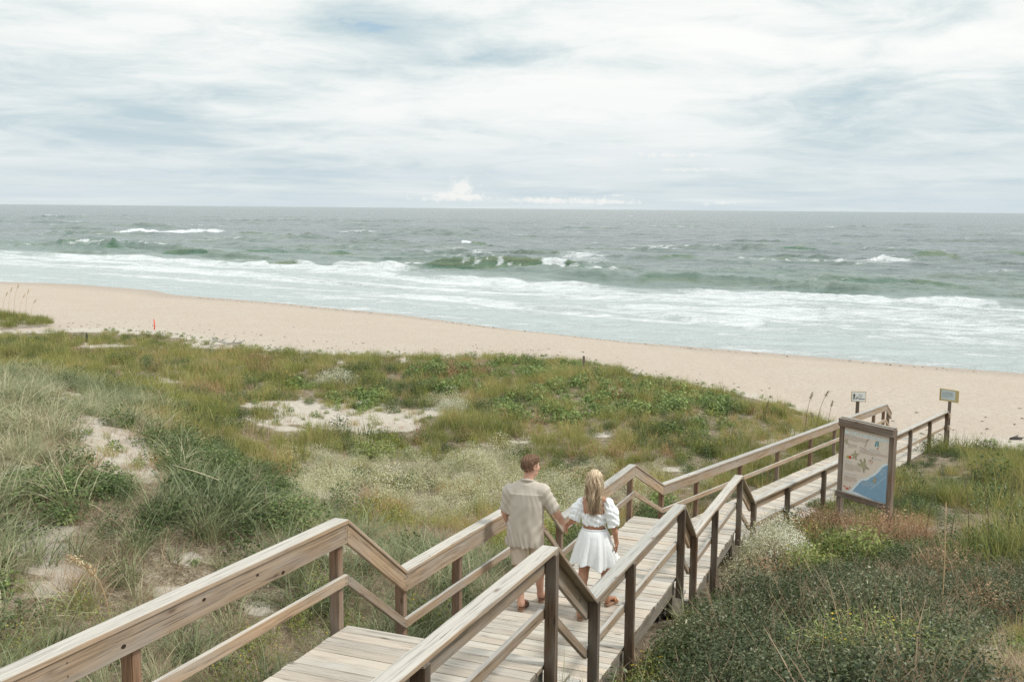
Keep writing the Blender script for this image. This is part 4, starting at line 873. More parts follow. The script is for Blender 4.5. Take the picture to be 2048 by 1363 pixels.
# dog sign by the left rail
tL = t_px(sD, 'L', 1716); PL = sD.P+sD.d*tL-sD.n*(PO+.16)
ds = empty('dog_sign', (PL[0], PL[1], float(ground(PL[0], PL[1])))); tag(ds, 'small white dog leash sign with black walker and dog, behind the left handrail', 'sign')
Pt = at_y(1716, 792, PL[1]); zc = Pt[2]
post(v3(Pt[0], PL[1], 0), v3(1, 0, 0), v3(0, 1, 0), .085, float(ground(PL[0], PL[1]))-.2, zc+.05, M['sign_wood'], 'post', parent=ds)
pdx = v3(cos(radians(-6)), sin(radians(-6)), 0); pnx = v3(pdx[1], -pdx[0], 0)
mwd = Matrix.Translation(Vector((Pt[0], PL[1]-.056, zc))) @ Matrix((Vector(pdx), Vector((0, 0, 1)), Vector(pnx))).transposed().to_4x4()
boxm('frame', Vector((0, 0, 0)), (.43, .31, .022), MS['tan_frame'], ds, mwd); fc = boxm('face', Vector((0, 0, .0125)), (.395, .275, .006), MS['white_print'], ds, mwd, .001)
mq = mwd @ Matrix.Translation((0, 0, .017))
multi_poly('walker_symbol', [oval(-.135, .085, .015, .017), [(-.158, .066), (-.115, .066), (-.118, -.005), (-.152, -.005)], [(-.150, -.005), (-.136, -.005), (-.146, -.085), (-.165, -.085)], [(-.136, -.005), (-.120, -.005), (-.106, -.085), (-.124, -.085)], [(-.116, .062), (-.085, .035), (-.09, .025), (-.12, .045)], [(-.158, .062), (-.170, .02), (-.162, .016), (-.150, .05)], [(-.088, .032), (-.036, -.012), (-.038, -.016), (-.09, .027)]], MS['black_print'], ds, mq, .001)
multi_poly('dog_symbol', [[(-.085, -.035), (-.040, -.028), (-.040, -.052), (-.085, -.055)], [(-.045, -.03), (-.030, -.008), (-.010, -.018), (-.022, -.034), (-.040, -.046)], [(-.085, -.05), (-.078, -.05), (-.080, -.085), (-.088, -.085)], [(-.050, -.05), (-.042, -.05), (-.040, -.085), (-.048, -.085)], [(-.072, -.05), (-.066, -.05), (-.064, -.083), (-.070, -.083)], [(-.085, -.038), (-.098, -.020), (-.094, -.018), (-.080, -.034)]], MS['black_print'], ds, mq, .001)
multi_poly('small_print', [q for k_ in range(4) for q in word_lines(-.005+.0*k_, .170, .050-.030*k_+.0, .078-.030*k_, 1, rs, .75)], MS['grey_print'], ds, mq, .001)
multi_poly('bold_line', [[(-.012, -.075), (.176, -.075), (.176, -.055), (-.012, -.055)]], MS['black_print'], ds, mq, .001)
# yellow framed sign at the right end post
Pr = sD.Q+sD.n*(PO+.02)+sD.h*.13
ys = empty('yellow_sign', (Pr[0], Pr[1], float(ground(Pr[0], Pr[1])))); tag(ys, 'yellow framed notice on a post at the beach end of the right handrail', 'sign')
Pt = at_y(1898, 790, Pr[1]); post(v3(Pr[0], Pr[1], 0), sD.n, sD.h, .085, 1.3, Pt[2]+.08, M['sign_wood'], 'post', parent=ys)
py_ = v3(.60, -.80, 0); pny = v3(py_[1], -py_[0], 0)
mwy = Matrix.Translation(Vector((Pr[0], Pr[1], Pt[2]))+Vector(pny)*.07) @ Matrix((Vector(py_), Vector((0, 0, 1)), Vector(pny))).transposed().to_4x4()
boxm('frame', Vector((.02, 0, 0)), (.60, .38, .02), MS['yellow_frame'], ys, mwy); boxm('notice', Vector((-.02, .01, .0125)), (.46, .29, .004), MS['pale_sheet'], ys, mwy, .001)
boxm('edge_batten', Vector((-.285, 0, .018)), (.03, .38, .015), MS['tan_frame'], ys, mwy)
my = mwy @ Matrix.Translation((-.02, .01, .0155)); multi_poly('small_print', word_lines(-.20, .16, -.10, .11, 5, rs, .7), MS['grey_print'], ys, my, .001)
Pe2 = sD.Q+sD.n*PO
for zz, nm in ((1.94+.80, 'collar'), (1.94+.42, 'collar')):
    c_ = Pe2+sD.h*.05; post(v3(c_[0], c_[1], 0), sD.n, sD.h, .15, zz-.07, zz+.07, M['rail'], nm)
# ------------------------------------------------------------------ stakes and driftwood
MO_ = plain('red_stake_paint', (.75, .07, .03), .5); MD_ = plain('dark_marker', (.05, .06, .035), .8); MDr = plain('driftwood', (.42, .40, .37), .85, bumpscale=30)
def tube(name, pts, rad, mat, parent=None, sides=7, mw=None, cap=True):
    pts = np.array(pts, float); n = len(pts); rad = np.broadcast_to(rad, n) if np.ndim(rad) == 0 else np.array(rad)
    T = np.gradient(pts, axis=0); T /= np.linalg.norm(T, axis=1)[:, None]; a0 = v3(0, 0, 1) if abs(T[0, 2]) < .9 else v3(1, 0, 0); V = []
    for i in range(n):
        s1 = np.cross(T[i], a0); s1 /= np.linalg.norm(s1); s2 = np.cross(T[i], s1)
        for k in range(sides): V.append(pts[i]+rad[i]*(cos(2*pi*k/sides)*s1+sin(2*pi*k/sides)*s2))
    F = [(i*sides+k, i*sides+(k+1) % sides, (i+1)*sides+(k+1) % sides, (i+1)*sides+k) for i in range(n-1) for k in range(sides)]
    V.append(pts[0]); V.append(pts[-1]); q = len(V)-2
    F += [(q, (k+1) % sides, k, k) for k in range(0)]
    me = bpy.data.meshes.new(name); FF = [list(f) for f in F]+[[q, (k+1) % sides, k] for k in range(sides)]+[[q+1, (n-1)*sides+k, (n-1)*sides+(k+1) % sides] for k in range(sides)]
    me.from_pydata([tuple(v) for v in V], [], FF)
    for p in me.polygons: p.use_smooth = True
    return me
def tube_thing(name, pts, rad, mat, label, cat, base=None):
    base = np.array(pts[0] if base is None else base, float); me = tube(name, np.array(pts)-base, rad, mat); o_ = link(name, me, mat); o_.location = tuple(base); tag(o_, label, cat); return o_
P_ = at_z(309, 659, 1.70); P_[2] = float(ground(P_[0], P_[1])); rs_ = empty('marker_stake', tuple(P_)); tag(rs_, 'thin red orange marker stake standing in the sand at the back of the beach', 'stake')
link('stake_body', tube('stake_body', [P_+v3(0, 0, -.2), P_+v3(.01, 0, .25), P_+v3(-.01, 0, .62)], [.035, .035, .03], MO_), MO_, rs_, Matrix.Identity(4)); link('stake_tip', tube('stake_tip', [P_+v3(-.01, 0, .62), P_+v3(-.012, 0, .66)], [.03, .012], MO_), MDr, rs_, Matrix.Identity(4))
P_ = at_z(173, 679, 1.9); P_[2] = float(ground(P_[0], P_[1])); mk = empty('dark_marker', tuple(P_)); tag(mk, 'short dark stump like marker in the grass near the far left beach edge', 'post')
link('stump', tube('stump', [P_+v3(0, 0, -.2), P_+v3(.03, 0, .2), P_+v3(0, .02, .52)], [.06, .055, .04], MD_), MD_, mk, Matrix.Identity(4)); link('branch_stub', tube('branch_stub', [P_+v3(.02, 0, .3), P_+v3(.10, 0, .42)], [.025, .012], MD_), MD_, mk, Matrix.Identity(4))
P_ = at_z(1167, 744, 2.0); zg_ = float(ground(P_[0], P_[1])); pg = empty('short_post', (P_[0], P_[1], zg_)); tag(pg, 'short grey wooden post standing in the grass at the crest of the green dune', 'post')
zt_ = at_y(1167, 712, P_[1])[2]; post(P_, v3(1, 0, 0), v3(0, 1, 0), .10, zg_-.3, zt_, M['sign_wood'], 'post_shaft', parent=pg); post(P_, v3(1, 0, 0), v3(0, 1, 0), .085, zt_, zt_+.015, M['sign_wood'], 'post_top', parent=pg)
P_ = at_z(452, 690, 1.75); P_[2] = float(ground(P_[0], P_[1])); dw = empty('driftwood', tuple(P_)); tag(dw, 'bleached grey driftwood branch lying at the edge of the beach grass', 'driftwood')
link('trunk', tube('trunk', [P_+v3(-.75, 0, .42), P_+v3(-.35, 0, .2), P_+v3(.1, .1, .10), P_+v3(.7, .1, .13), P_+v3(1.0, 0, .3)], [.03, .05, .07, .055, .02], MDr), MDr, dw, Matrix.Identity(4))
for q in ([(-.3, 0, .2), (-.1, .1, .35), (.1, .1, .38)], [(.3, .1, .1), (.5, 0, .32), (.55, 0, .55)], [(.1, .1, .1), (-.2, -.2, .05), (-.6, -.3, .08)], [(-.35, 0, .2), (-.6, .1, .25), (-.85, .1, .22)]):
    link('branch', tube('branch', [P_+v3(*a_) for a_ in q], [.035, .025, .01], MDr), MDr, dw, Matrix.Identity(4))
P_ = at_z(2031, 886, 1.6); P_[2] = float(ground(P_[0], P_[1])); wd = empty('washed_up_log', tuple(P_)); tag(wd, 'small dark chunk of washed up wood on the sand at the right edge', 'driftwood')
link('log_body', tube('log_body', [P_+v3(-.2, 0, .03), P_+v3(0, .03, .06), P_+v3(.2, 0, .04)], [.03, .06, .035], MD_), plain('wet_wood', (.07, .065, .06), .7), wd, Matrix.Identity(4)); link('splinter', tube('splinter', [P_+v3(0, .03, .08), P_+v3(.1, .03, .17)], [.02, .006], MD_), MD_, wd, Matrix.Identity(4))
# wrack: scraps of weed along the beach
n = 420; x = rv.uniform(-34, 26, n); ty_ = toe_y(x); sy_ = shore_y(x); f_ = np.where(rv.random(n) < .55, np.abs(rv.normal(0, .10, n))+.02, .93+rv.normal(0, .015, n)); y = ty_+(sy_-ty_)*f_; P = np.stack([x, y, ground(x, y)+.012], -1)
V, F, bt, fl = leaves(P, np.tile([0, 0, 1.], (n, 1))+rv.normal(0, .2, (n, 3)), .20, .08, rv, fold=.15); me = mesh_np('beach_debris', V, F); tag(link('beach_debris', me, plain('debris', (.12, .095, .06), .9)), 'scattered bits of dry weed and debris on the beach sand', 'debris', kind='stuff')

# ------------------------------------------------------------------ single shrubs
def shrub_mesh(seed, R, H, n, ll, lw, nfl=0, fls=.02, lobes=7, grass=0, gl=.4, jit=.8):
    r = np.random.default_rng(seed); parts = []; cs = [(0, 0, 0, 1.0)]
    for i in range(lobes):
        a = r.random()*6.28; d_ = R*r.uniform(.35, .72); cs.append((d_*cos(a), d_*sin(a), r.uniform(-.02, .12)*H, r.uniform(.45, .72)))
    w_ = np.array([c[3]**2 for c in cs]); w_ /= w_.sum()
    for c, k in zip(cs, w_):
        P, N = cushion(max(10, int(n*k)), R*c[3], H*(.35+.65*c[3]), r, .5, jit); P = P+np.array([c[0], c[1], c[2]]); b0_ = r.uniform(0, .42); parts.append(leaves(P, N, ll, lw, r, btr=(b0_, b0_+.58)))
        if nfl:
            P, N = cushion(max(4, int(nfl*k)), R*c[3]*1.03, H*(.55+.45*c[3])*1.04, r, .12, .6); P = P+np.array([c[0], c[1], c[2]]); parts.append(leaves(P, N, fls, fls, r, fl=1.0, fold=0))
    if grass: parts.append(blades(grass, gl, R*.8, .25, .5, .006, 4, seed+5, (.5, 1)))
    V, F, B, L = cat(*parts); return mesh_np('foliage', V, F, False, {'bt': ('POINT', B), 'fl': ('POINT', L)})
def stems_mesh(seed, R, H, n=34, w=.008, over=1.08):
    V, F, B, L = blades(n, H*1.25*over, R*.25, .55, .4, w*2, 4, seed, wig=.35); A = cat((V, F, B, L), blades(n//2, H*1.1*over, R*.3, .3, .5, w*1.6, 4, seed+1, wig=.4)); return mesh_np('stem', A[0], A[1], False, {'bt': ('POINT', A[2]), 'fl': ('POINT', A[3])})
def shrub(name, P, fol, stem, mat, smat, label, rz=0, s=1.0, group=None):
    o_ = empty(name, (P[0], P[1], float(ground(P[0], P[1]))-.03), rz); o_.scale = (s, s, s*random.uniform(.85, 1.12)); tag(o_, label, 'shrub', group)
    for nm, me, mm in (('foliage', fol, mat), ('stem', stem, smat)):
        if not me.materials: me.materials.append(mm)
        c = bpy.data.objects.new(nm, me); COL.objects.link(c); c.parent = o_
    return o_
def inside(px, py, poly):
    r_ = False; n = len(poly)
    for i in range(n):
        x1, y1 = poly[i]; x2, y2 = poly[(i+1) % n]
        if (y1 > py) != (y2 > py) and px < (x2-x1)*(py-y1)/(y2-y1)+x1: r_ = not r_
    return r_
EV = [(shrub_mesh(40+k, .62, .56, 5200, .034, .018, lobes=11), stems_mesh(60+k, .62, .52)) for k in range(5)]
POLY = [(1370, 1500), (1425, 1300), (1450, 1240), (1500, 1200), (1570, 1160), (1650, 1140), (1740, 1120), (1830, 1120), (1960, 1110), (2130, 1070), (2140, 1220), (1960, 1215), (1880, 1240), (1860, 1330), (1900, 1500)]
pts_ = []; tries = 0; rq = random.Random(12)
while tries < 6000 and len(pts_) < 64:
    tries += 1; y_ = rq.uniform(6.6, 15.2); x_ = rq.uniform(1.5, .58*y_)
    p_ = proj(v3(x_, y_, float(ground(x_, y_))+.28)); sp_ = .64+.05*(y_-8)
    if inside(float(p_[0]), float(p_[1]), POLY) and all(hypot(x_-a, y_-b_) > sp_ for a, b_ in pts_) and not near_walk(np.array([x_]), np.array([y_]), .45)[0]: pts_.append((x_, y_))
for i, (x_, y_) in enumerate(pts_):
    xs_ = [float(proj(v3(a, b_, 4))[0]) for a, b_ in pts_]; ys_ = [b_ for a, b_ in pts_]; lab_ = {int(np.argmin(xs_)): 'leftmost dark evergreen shrub of the thicket, beside the boardwalk', int(np.argmax(xs_)): 'rightmost dark evergreen shrub of the thicket at the right edge', int(np.argmax(ys_)): 'farthest dark evergreen shrub of the thicket, at its upper border'}.get(i)
    f_, s_ = EV[i % 5]; shrub('evergreen_shrub', (x_, y_), f_, s_, MG['ever'], MG['dry'], lab_ or 'low dark evergreen shrub within the thicket on the sandy rise at lower right', rq.random()*6.28, rq.uniform(.85, 1.28), 'dark evergreen shrubs of the lower right thicket')
MG['yb'] = leafmat('yellow_green_leaf', [(.1, (.09, .125, .035)), (.5, (.19, .245, .075)), (.9, (.30, .35, .14))], fl=(.70, .50, .05), tintw=0)
MG['gb'] = leafmat('fresh_green_leaf', [(.1, (.07, .105, .025)), (.5, (.165, .215, .06)), (.9, (.27, .31, .10))], tintw=0)
MG['sb'] = leafmat('silvery_shrub_leaf', [(.1, (.17, .20, .12)), (.5, (.34, .37, .25)), (.9, (.50, .51, .39))], fl=(.74, .73, .62), tintw=0)
MG['rb'] = leafmat('withered_leaf', [(.1, (.10, .06, .035)), (.5, (.25, .155, .09)), (.9, (.38, .30, .19))], tintw=0)
MG['lb'] = leafmat('deep_green_leaf', [(.1, (.03, .055, .015)), (.5, (.085, .135, .045)), (.9, (.18, .225, .09))], tintw=0)
kinds = {'y': ('flowering_bush', 'yb', dict(R=.6, H=.55, n=3600, ll=.045, lw=.012, nfl=110, fls=.02, grass=120, gl=.6)), 'g': ('green_bush', 'gb', dict(R=.42, H=.42, n=1800, ll=.06, lw=.022)), 's': ('silver_bush', 'sb', dict(R=.5, H=.5, n=2800, ll=.032, lw=.014, nfl=1500, fls=.018)),
         'r': ('withered_bush', 'rb', dict(R=.5, H=.55, n=1500, ll=.036, lw=.018, grass=160, gl=.6)), 'l': ('leafy_bush', 'lb', dict(R=.55, H=.45, n=3400, ll=.045, lw=.024))}
KM = {k: (shrub_mesh(hash(k) % 97 if False else 70+i, **v[2]), stems_mesh(80+i, v[2]['R'], v[2]['H'])) for i, (k, v) in enumerate(kinds.items())}
for k, px, py, s_, lab in (('y', 1745, 1352, 1.25, 'yellow green flowering bush at the bottom edge below the dark thicket'), ('y', 1835, 1352, 1.05, 'yellow green flowering bush at the bottom beside bare sand'), ('y', 1650, 1358, .9, 'small yellow green flowering bush at the bottom edge, left of the two larger ones'),
    ('g', 1720, 1118, 1.6, 'bright green bush on the crest right below the turtle sign'), ('g', 1620, 1150, 1.3, 'small bright green bush on the left shoulder of the dark thicket'), ('s', 1475, 1125, 1.25, 'pale silvery bush against the foot of the boardwalk ramp post'), ('s', 1550, 1105, 1.15, 'pale silvery bush between the ramp and the rust brown plants'),
    ('s', 1430, 1165, .7, 'small pale silvery bush beside the boardwalk edge, lowest of three'), ('r', 1660, 1068, 1.25, 'rust brown withered bush at the left post of the turtle sign'), ('r', 1735, 1080, 1.3, 'rust brown withered bush under the bottom beam of the turtle sign'), ('r', 1830, 1085, .9, 'brown twiggy bush just right of the turtle sign'),
    ('r', 1900, 1165, 1.2, 'brown dry twiggy bush at the right end of the dark thicket'), ('r', 1985, 1230, 1.1, 'brown dry twiggy bush at the right edge above the bare sand'), ('r', 1560, 1165, 1.1, 'brown dry twiggy bush between the silvery bushes and the thicket'), ('g', 1345, 1335, .9, 'green bush at the foot of the boardwalk by the bottom edge'),
    ('s', 668, 768, 1.7, 'white flowering cushion bush in the meadow above the bare sand patch'), ('s', 905, 818, 1.1, 'small white flowering bush in the middle of the green meadow'), ('g', 745, 912, 1.5, 'rounded yellow green bush behind the silvery flowering plants'),
    ('l', 1590, 1010, .8, 'dark green bush growing against the right rail of the ramp'), ('l', 390, 935, 1.4, 'dark green leafy bush below the sand hollow on the left dune'), ('l', 120, 985, 1.5, 'dark green leafy bush at far left on the near dune'), ('l', 500, 985, 1.4, 'dark green leafy bush on the dune slope left of the man'),
    ('l', 545, 1040, 1.2, 'dark green leafy bush just above the nearest left handrail'), ('l', 1225, 1020, .8, 'dark green bush behind the woman beside the left handrail'), ('l', 1310, 1030, .8, 'dark green bush below the left rail near the ramp steps')):
    nm, mm, _ = kinds[k]; P_ = hit(px, py, .05)
    if near_walk(np.array([P_[0]]), np.array([P_[1]]), .1)[0]:
        P_ = P_+(sC.n if px > 1350 else -sC.n)*.7
    so_ = shrub(nm, P_, KM[k][0], KM[k][1], MG[mm], MG['dry'], lab, random.random()*6, s_)
    if k == 'l': so_.scale[2] *= .72
# sea oats: stalks with drooping seed heads
MOt = leafmat('sea_oat', [(.1, (.24, .17, .09)), (.5, (.42, .31, .19)), (.9, (.55, .44, .30))], tintw=0); MOd = leafmat('dark_stalk', [(.1, (.09, .07, .05)), (.9, (.18, .14, .10))], tintw=0)
def oat(P, H, lean, az_, label, mat=None, head=.28, w=.008, seed=0, name='sea_oat'):
    mat = mat or MOt; P = np.array(P, float); r = np.random.default_rng(seed+3); s = np.linspace(0, 1, 12); th = lean*(s**1.6); pts = [np.zeros(3)]
    for k in range(1, 12): pts.append(pts[-1]+H/11*v3(sin(th[k])*cos(az_), sin(th[k])*sin(az_), cos(th[k])))
    pts = np.array(pts); o_ = empty(name, tuple(P)); tag(o_, label, 'grass stalk')
    link('stalk', mesh_like_tube(pts, np.linspace(w, w*.45, 12)), mat, o_, Matrix.Translation(Vector(P)))
    if head < .05: return o_
    n = int(150*head/.28); k = 1-head/H*r.random(n); q = np.stack([np.interp(k, s, pts[:, i]) for i in range(3)], -1)+r.normal(0, .022, (n, 3)); q[:, 2] -= .02*r.random(n)
    V, F, B, L = leaves(q, r.normal(size=(n, 3)), .035, .016, r); me = mesh_np('seed_head', V, F, False, {'bt': ('POINT', B), 'fl': ('POINT', L)}); link('seed_head', me, mat, o_, Matrix.Translation(Vector(P))); return o_
def mesh_like_tube(pts, rad):
    me = tube('stalk', pts, rad, None, sides=4); a = me.attributes.new('bt', 'FLOAT', 'POINT'); a.data.foreach_set('value', np.full(len(me.vertices), .5, np.float32)); return me
oats = [(6, 1.7, .5, 'leftmost sea oat stalk on the grassy mound at the far left beach'), (18, 1.9, .35, 'second sea oat stalk from the left on the far left mound'), (29, 2.1, .4, 'tallest sea oat stalk on the far left mound'), (40, 1.6, .6, 'sea oat stalk bending right, middle of the far left mound'),
        (52, 1.8, .35, 'slim sea oat stalk right of the middle on the far left mound'), (63, 1.2, .7, 'short leaning sea oat stalk, rightmost on the far left mound')]
for i, (px, H, ln, lb) in enumerate(oats):
    P_ = at_y(px, 640, MOUND[1]+(i % 3-1)*.5); P_[2] = float(ground(P_[0], P_[1]))+.5; oat(P_, H, ln, .2+.6*(i % 2), lb, MOt, .26, .011, i)
for i, (px, py, H, ln, lb) in enumerate(((1610, 868, 1.35, .35, 'left one of three sea oats rising over the grass by the ramp rail'), (1632, 872, 1.5, .6, 'middle one of three sea oats with drooping head by the ramp rail'), (1655, 868, 1.1, .3, 'right one of three sea oats next to the ramp rail'), (1530, 845, .7, .3, 'short sea oat at the beach edge left of the ramp'))):
    oat(hit(px, py), H, ln, 0.3, lb, MOd, .2, .010, 20+i)
oat(hit(1640, 930), 1.5, .5, 2.6, 'thin dark stem leaning in front of the ramp handrail', MOd, .12, .006, 31)
P_ = hit(218, 1240); oat(P_, .85, 1.5, pi*.93, 'tan sea oat arching left over the bare sand at lower left', MOt, .38, .006, 41)
P_ = hit(440, 1022); tube_thing('fallen_stalk', [P_+v3(0, 0, .42), P_+v3(-.32, .1, .50), P_+v3(-.66, .16, .58)], [.009, .008, .004], MG['dry'], 'pale fallen stalk resting on the dark leaves of the left dune', 'stalk').data.materials[0] = plain('pale_stalk', (.55, .48, .33), .7)
for i, (px, py, H, ln, az_, lb) in enumerate(((1882, 1250, 1.5, .12, 1.6, 'tall thin tan stem standing above the thicket at right'), (1900, 1100, 1.3, .5, .3, 'bare dark twig leaning right behind the thicket'), (1935, 1105, 1.4, .25, 2.8, 'bare dark twig standing upright behind the thicket'), (1975, 1095, 1.5, .4, 2.9, 'bare dark twig leaning left near the right edge'), (2015, 1090, 1.4, .2, 1.0, 'bare dark twig close to the right edge'), (1850, 1095, 1.1, .35, .2, 'short bare twig right of the turtle sign'), (1775, 1085, 1.0, .7, .1, 'dark twig crossing the lower corner of the turtle sign'))):
    oat(hit(px, py), H, ln, az_, lb, MOt if i == 0 else MOd, .03, .009, 50+i, 'dry_stem')

# ------------------------------------------------------------------ people
class Field:
    def __init__(s, lo, hi, h):
        s.lo = np.array(lo, float); s.h = h; s.n = np.ceil((np.array(hi)-s.lo)/h).astype(int)+1; s.S = np.full(tuple(s.n), .25, np.float32)
    def put(s, fn, lo, hi, k=.02, sub=False):
        m_ = k+.03; i0 = np.maximum(0, np.floor((np.array(lo)-m_-s.lo)/s.h).astype(int)); i1 = np.minimum(s.n, np.ceil((np.array(hi)+m_-s.lo)/s.h).astype(int)+1)
        if (i1 <= i0).any(): return
        g = [s.lo[a]+s.h*np.arange(i0[a], i1[a]) for a in range(3)]; X, Y, Z = np.meshgrid(*g, indexing='ij'); d = fn(X, Y, Z).astype(np.float32)
        sl = tuple(slice(i0[a], i1[a]) for a in range(3)); o = s.S[sl]
        if sub: s.S[sl] = np.maximum(o, -d); return
        if k <= 0: s.S[sl] = np.minimum(o, d); return
        hh = np.clip(.5+.5*(o-d)/k, 0, 1); s.S[sl] = o*(1-hh)+d*hh-k*hh*(1-hh)
    def cone(s, a, b, ra, rb, k=.02, sx=1.0):
        a = np.array(a, float); b = np.array(b, float); ab = b-a; L2 = float(ab@ab)+1e-9
        def f(X, Y, Z):
            px, py, pz = X-a[0], Y-a[1], Z-a[2]; t_ = np.clip((px*ab[0]+py*ab[1]+pz*ab[2])/L2, 0, 1)
            return np.sqrt((px-ab[0]*t_)**2+(py-ab[1]*t_)**2+(pz-ab[2]*t_)**2)-(ra+(rb-ra)*t_)
        R = max(ra, rb); s.put(f, np.minimum(a, b)-R, np.maximum(a, b)+R, k)
    def ell(s, c, R, rad, k=.02, sub=False):
        """R rows are the axes"""
        c = np.array(c, float); rad = np.array(rad, float)
        def f(X, Y, Z):
            P = np.stack([X-c[0], Y-c[1], Z-c[2]], -1) @ R.T/rad; q = np.sqrt((P**2).sum(-1)); g_ = np.sqrt(((P/rad)**2).sum(-1))+1e-6; return q*(q-1)/g_
        m_ = rad.max(); s.put(f, c-m_, c+m_, k, sub)
    def mesh(s, name, disp=None):
        S = s.S
        if disp is not None:
            g = [s.lo[a]+s.h*np.arange(s.n[a]) for a in range(3)]; near = np.abs(S) < .03; I = np.nonzero(near); S = S.copy(); S[I] += disp(g[0][I[0]], g[1][I[1]], g[2][I[2]]).astype(np.float32)
        ins = S < 0; C = [ins[i:ins.shape[0]-1+i, j:ins.shape[1]-1+j, k:ins.shape[2]-1+k] for i in (0, 1) for j in (0, 1) for k in (0, 1)]
        cnt = sum(c.astype(np.int8) for c in C); act = (cnt > 0) & (cnt < 8); I = np.argwhere(act); idx = np.full(act.shape, -1, np.int64); idx[act] = np.arange(len(I))
        off = np.array([(i, j, k) for i in (0, 1) for j in (0, 1) for k in (0, 1)]); val = np.stack([S[I[:, 0]+o[0], I[:, 1]+o[1], I[:, 2]+o[2]] for o in off], 1)
        acc = np.zeros((len(I), 3)); num = np.zeros(len(I))
        for a in range(8):
            for b in range(a+1, 8):
                if np.abs(off[a]-off[b]).sum() != 1: continue
                va, vb = val[:, a], val[:, b]; cr = (va < 0) != (vb < 0); t_ = np.where(cr, va/np.where(cr, va-vb, 1), 0)
                acc += cr[:, None]*(off[a]+(off[b]-off[a])*t_[:, None]); num += cr
        V = s.lo+s.h*(I+acc/num[:, None]); F = []
        for ax in range(3):
            sl0 = [slice(None)]*3; sl1 = [slice(None)]*3; sl0[ax] = slice(0, -1); sl1[ax] = slice(1, None); A = ins[tuple(sl0)]; B = ins[tuple(sl1)]; E_ = np.argwhere(A != B); u_, v_ = [(1, 2), (2, 0), (0, 1)][ax]
            ok = (E_[:, u_] > 0) & (E_[:, v_] > 0) & (E_[:, u_] < act.shape[u_]) & (E_[:, v_] < act.shape[v_]); E_ = E_[ok]; fl = A[tuple(E_.T)]
            q = []
            for du, dv in ((1, 1), (0, 1), (0, 0), (1, 0)):
                e = E_.copy(); e[:, u_] -= du; e[:, v_] -= dv; q.append(idx[tuple(e.T)])
            q = np.stack(q, 1); q = np.where(fl[:, None], q, q[:, ::-1]); F.append(q)
        F = np.concatenate(F); F = F[(F >= 0).all(1)]; return mesh_np(name, V, F, True)
def frame(fw, up=(0, 0, 1)):
    f_ = np.array(fw, float); f_ /= np.linalg.norm(f_); u_ = np.array(up, float); r_ = np.cross(f_, u_); r_ /= np.linalg.norm(r_); u_ = np.cross(r_, f_); return np.stack([r_, f_, u_])
def head(Fd, c, R, s_=1.0, female=False):
    T = lambda x, y, z: c+(R[0]*x+R[1]*y+R[2]*z)*s_
    Fd.ell(T(0, -.012, .028), R, np.array([.074, .094, .088])*s_, .02); Fd.ell(T(0, .028, -.02), R, np.array([.062, .066, .085])*s_, .03)
    Fd.cone(T(-.03, .045, -.075), T(.03, .045, -.075), .026*s_, .026*s_, .03); Fd.cone(T(0, .072, -.082), T(0, .066, -.075), .020*s_, .022*s_, .02)
    Fd.cone(T(0, .090, .012), T(0, .112, -.022), .0085*s_, .0135*s_, .012); Fd.cone(T(-.02, .082, .03), T(.02, .082, .03), .013*s_, .013*s_, .02)
    Fd.cone(T(-.018, .088, -.048), T(.018, .088, -.048), .0075*s_, .0075*s_, .008); Fd.cone(T(-.014, .087, -.057), T(.014, .087, -.057), .008*s_, .008*s_, .008)
    for sg in (-1, 1):
        Fd.ell(T(.030*sg, .088, .010), R, np.array([.016, .010, .010])*s_, 0, sub=True); Fd.ell(T(.045*sg, .055, -.02), R, np.array([.025, .03, .025])*s_, .02)
        Re = frame(R[1]*.35+R[0]*sg*-.1, R[2]); Fd.ell(T(.074*sg, -.004, .0), np.stack([R[0], R[1], R[2]]), np.array([.009, .020, .032])*s_, .006); Fd.ell(T(.083*sg, .001, .002), R, np.array([.006, .010, .018])*s_, 0, sub=True)
def hand(Fd, W, D, N, s_=1.0, curl=.4, thumb=1, spread=.12):
    """W wrist point, D direction of the fingers, N back-of-hand normal, thumb=+-1 side"""
    D = np.array(D, float); D /= np.linalg.norm(D); N = np.array(N, float); N -= D*(N@D); N /= np.linalg.norm(N); S_ = np.cross(D, N)*thumb
    W = np.array(W, float); pal = W+D*.045*s_; Fd.cone(W, W+D*.02*s_, .024*s_, .026*s_, .02)
    for q in (-.028, -.010, .010, .026): Fd.cone(W+D*.015*s_+S_*q*.6*s_, W+D*.082*s_+S_*q*s_, .014*s_, .0125*s_, .012)
    for q, L in ((.031, .068), (.011, .076), (-.010, .071), (-.030, .056)):
        P = W+D*.084*s_+S_*q*s_; d_ = D+S_*q*spread*8; a_ = 0
        for k, fr in enumerate((.45, .32, .23)):
            a_ += curl*(.5 if k == 0 else 1.0); dd = d_*cos(a_)-N*sin(a_); dd /= np.linalg.norm(dd); Q = P+dd*L*fr*s_; Fd.cone(P, Q, (.0088-.0008*k)*s_, (.0080-.0008*k)*s_, .003); P = Q
    P = W+D*.020*s_+S_*.024*s_; Q = P+(D*.6+S_*.7-N*.25)*.038*s_; Fd.cone(P, Q, .0135*s_, .011*s_, .010); dd = D*.9+S_*.25-N*.45; dd /= np.linalg.norm(dd); Fd.cone(Q, Q+dd*.030*s_, .0100*s_, .0085*s_, .003); Q2 = Q+dd*.030*s_; dd = D-N*.5; dd /= np.linalg.norm(dd); Fd.cone(Q2, Q2+dd*.022*s_, .0085*s_, .0075*s_, .003)
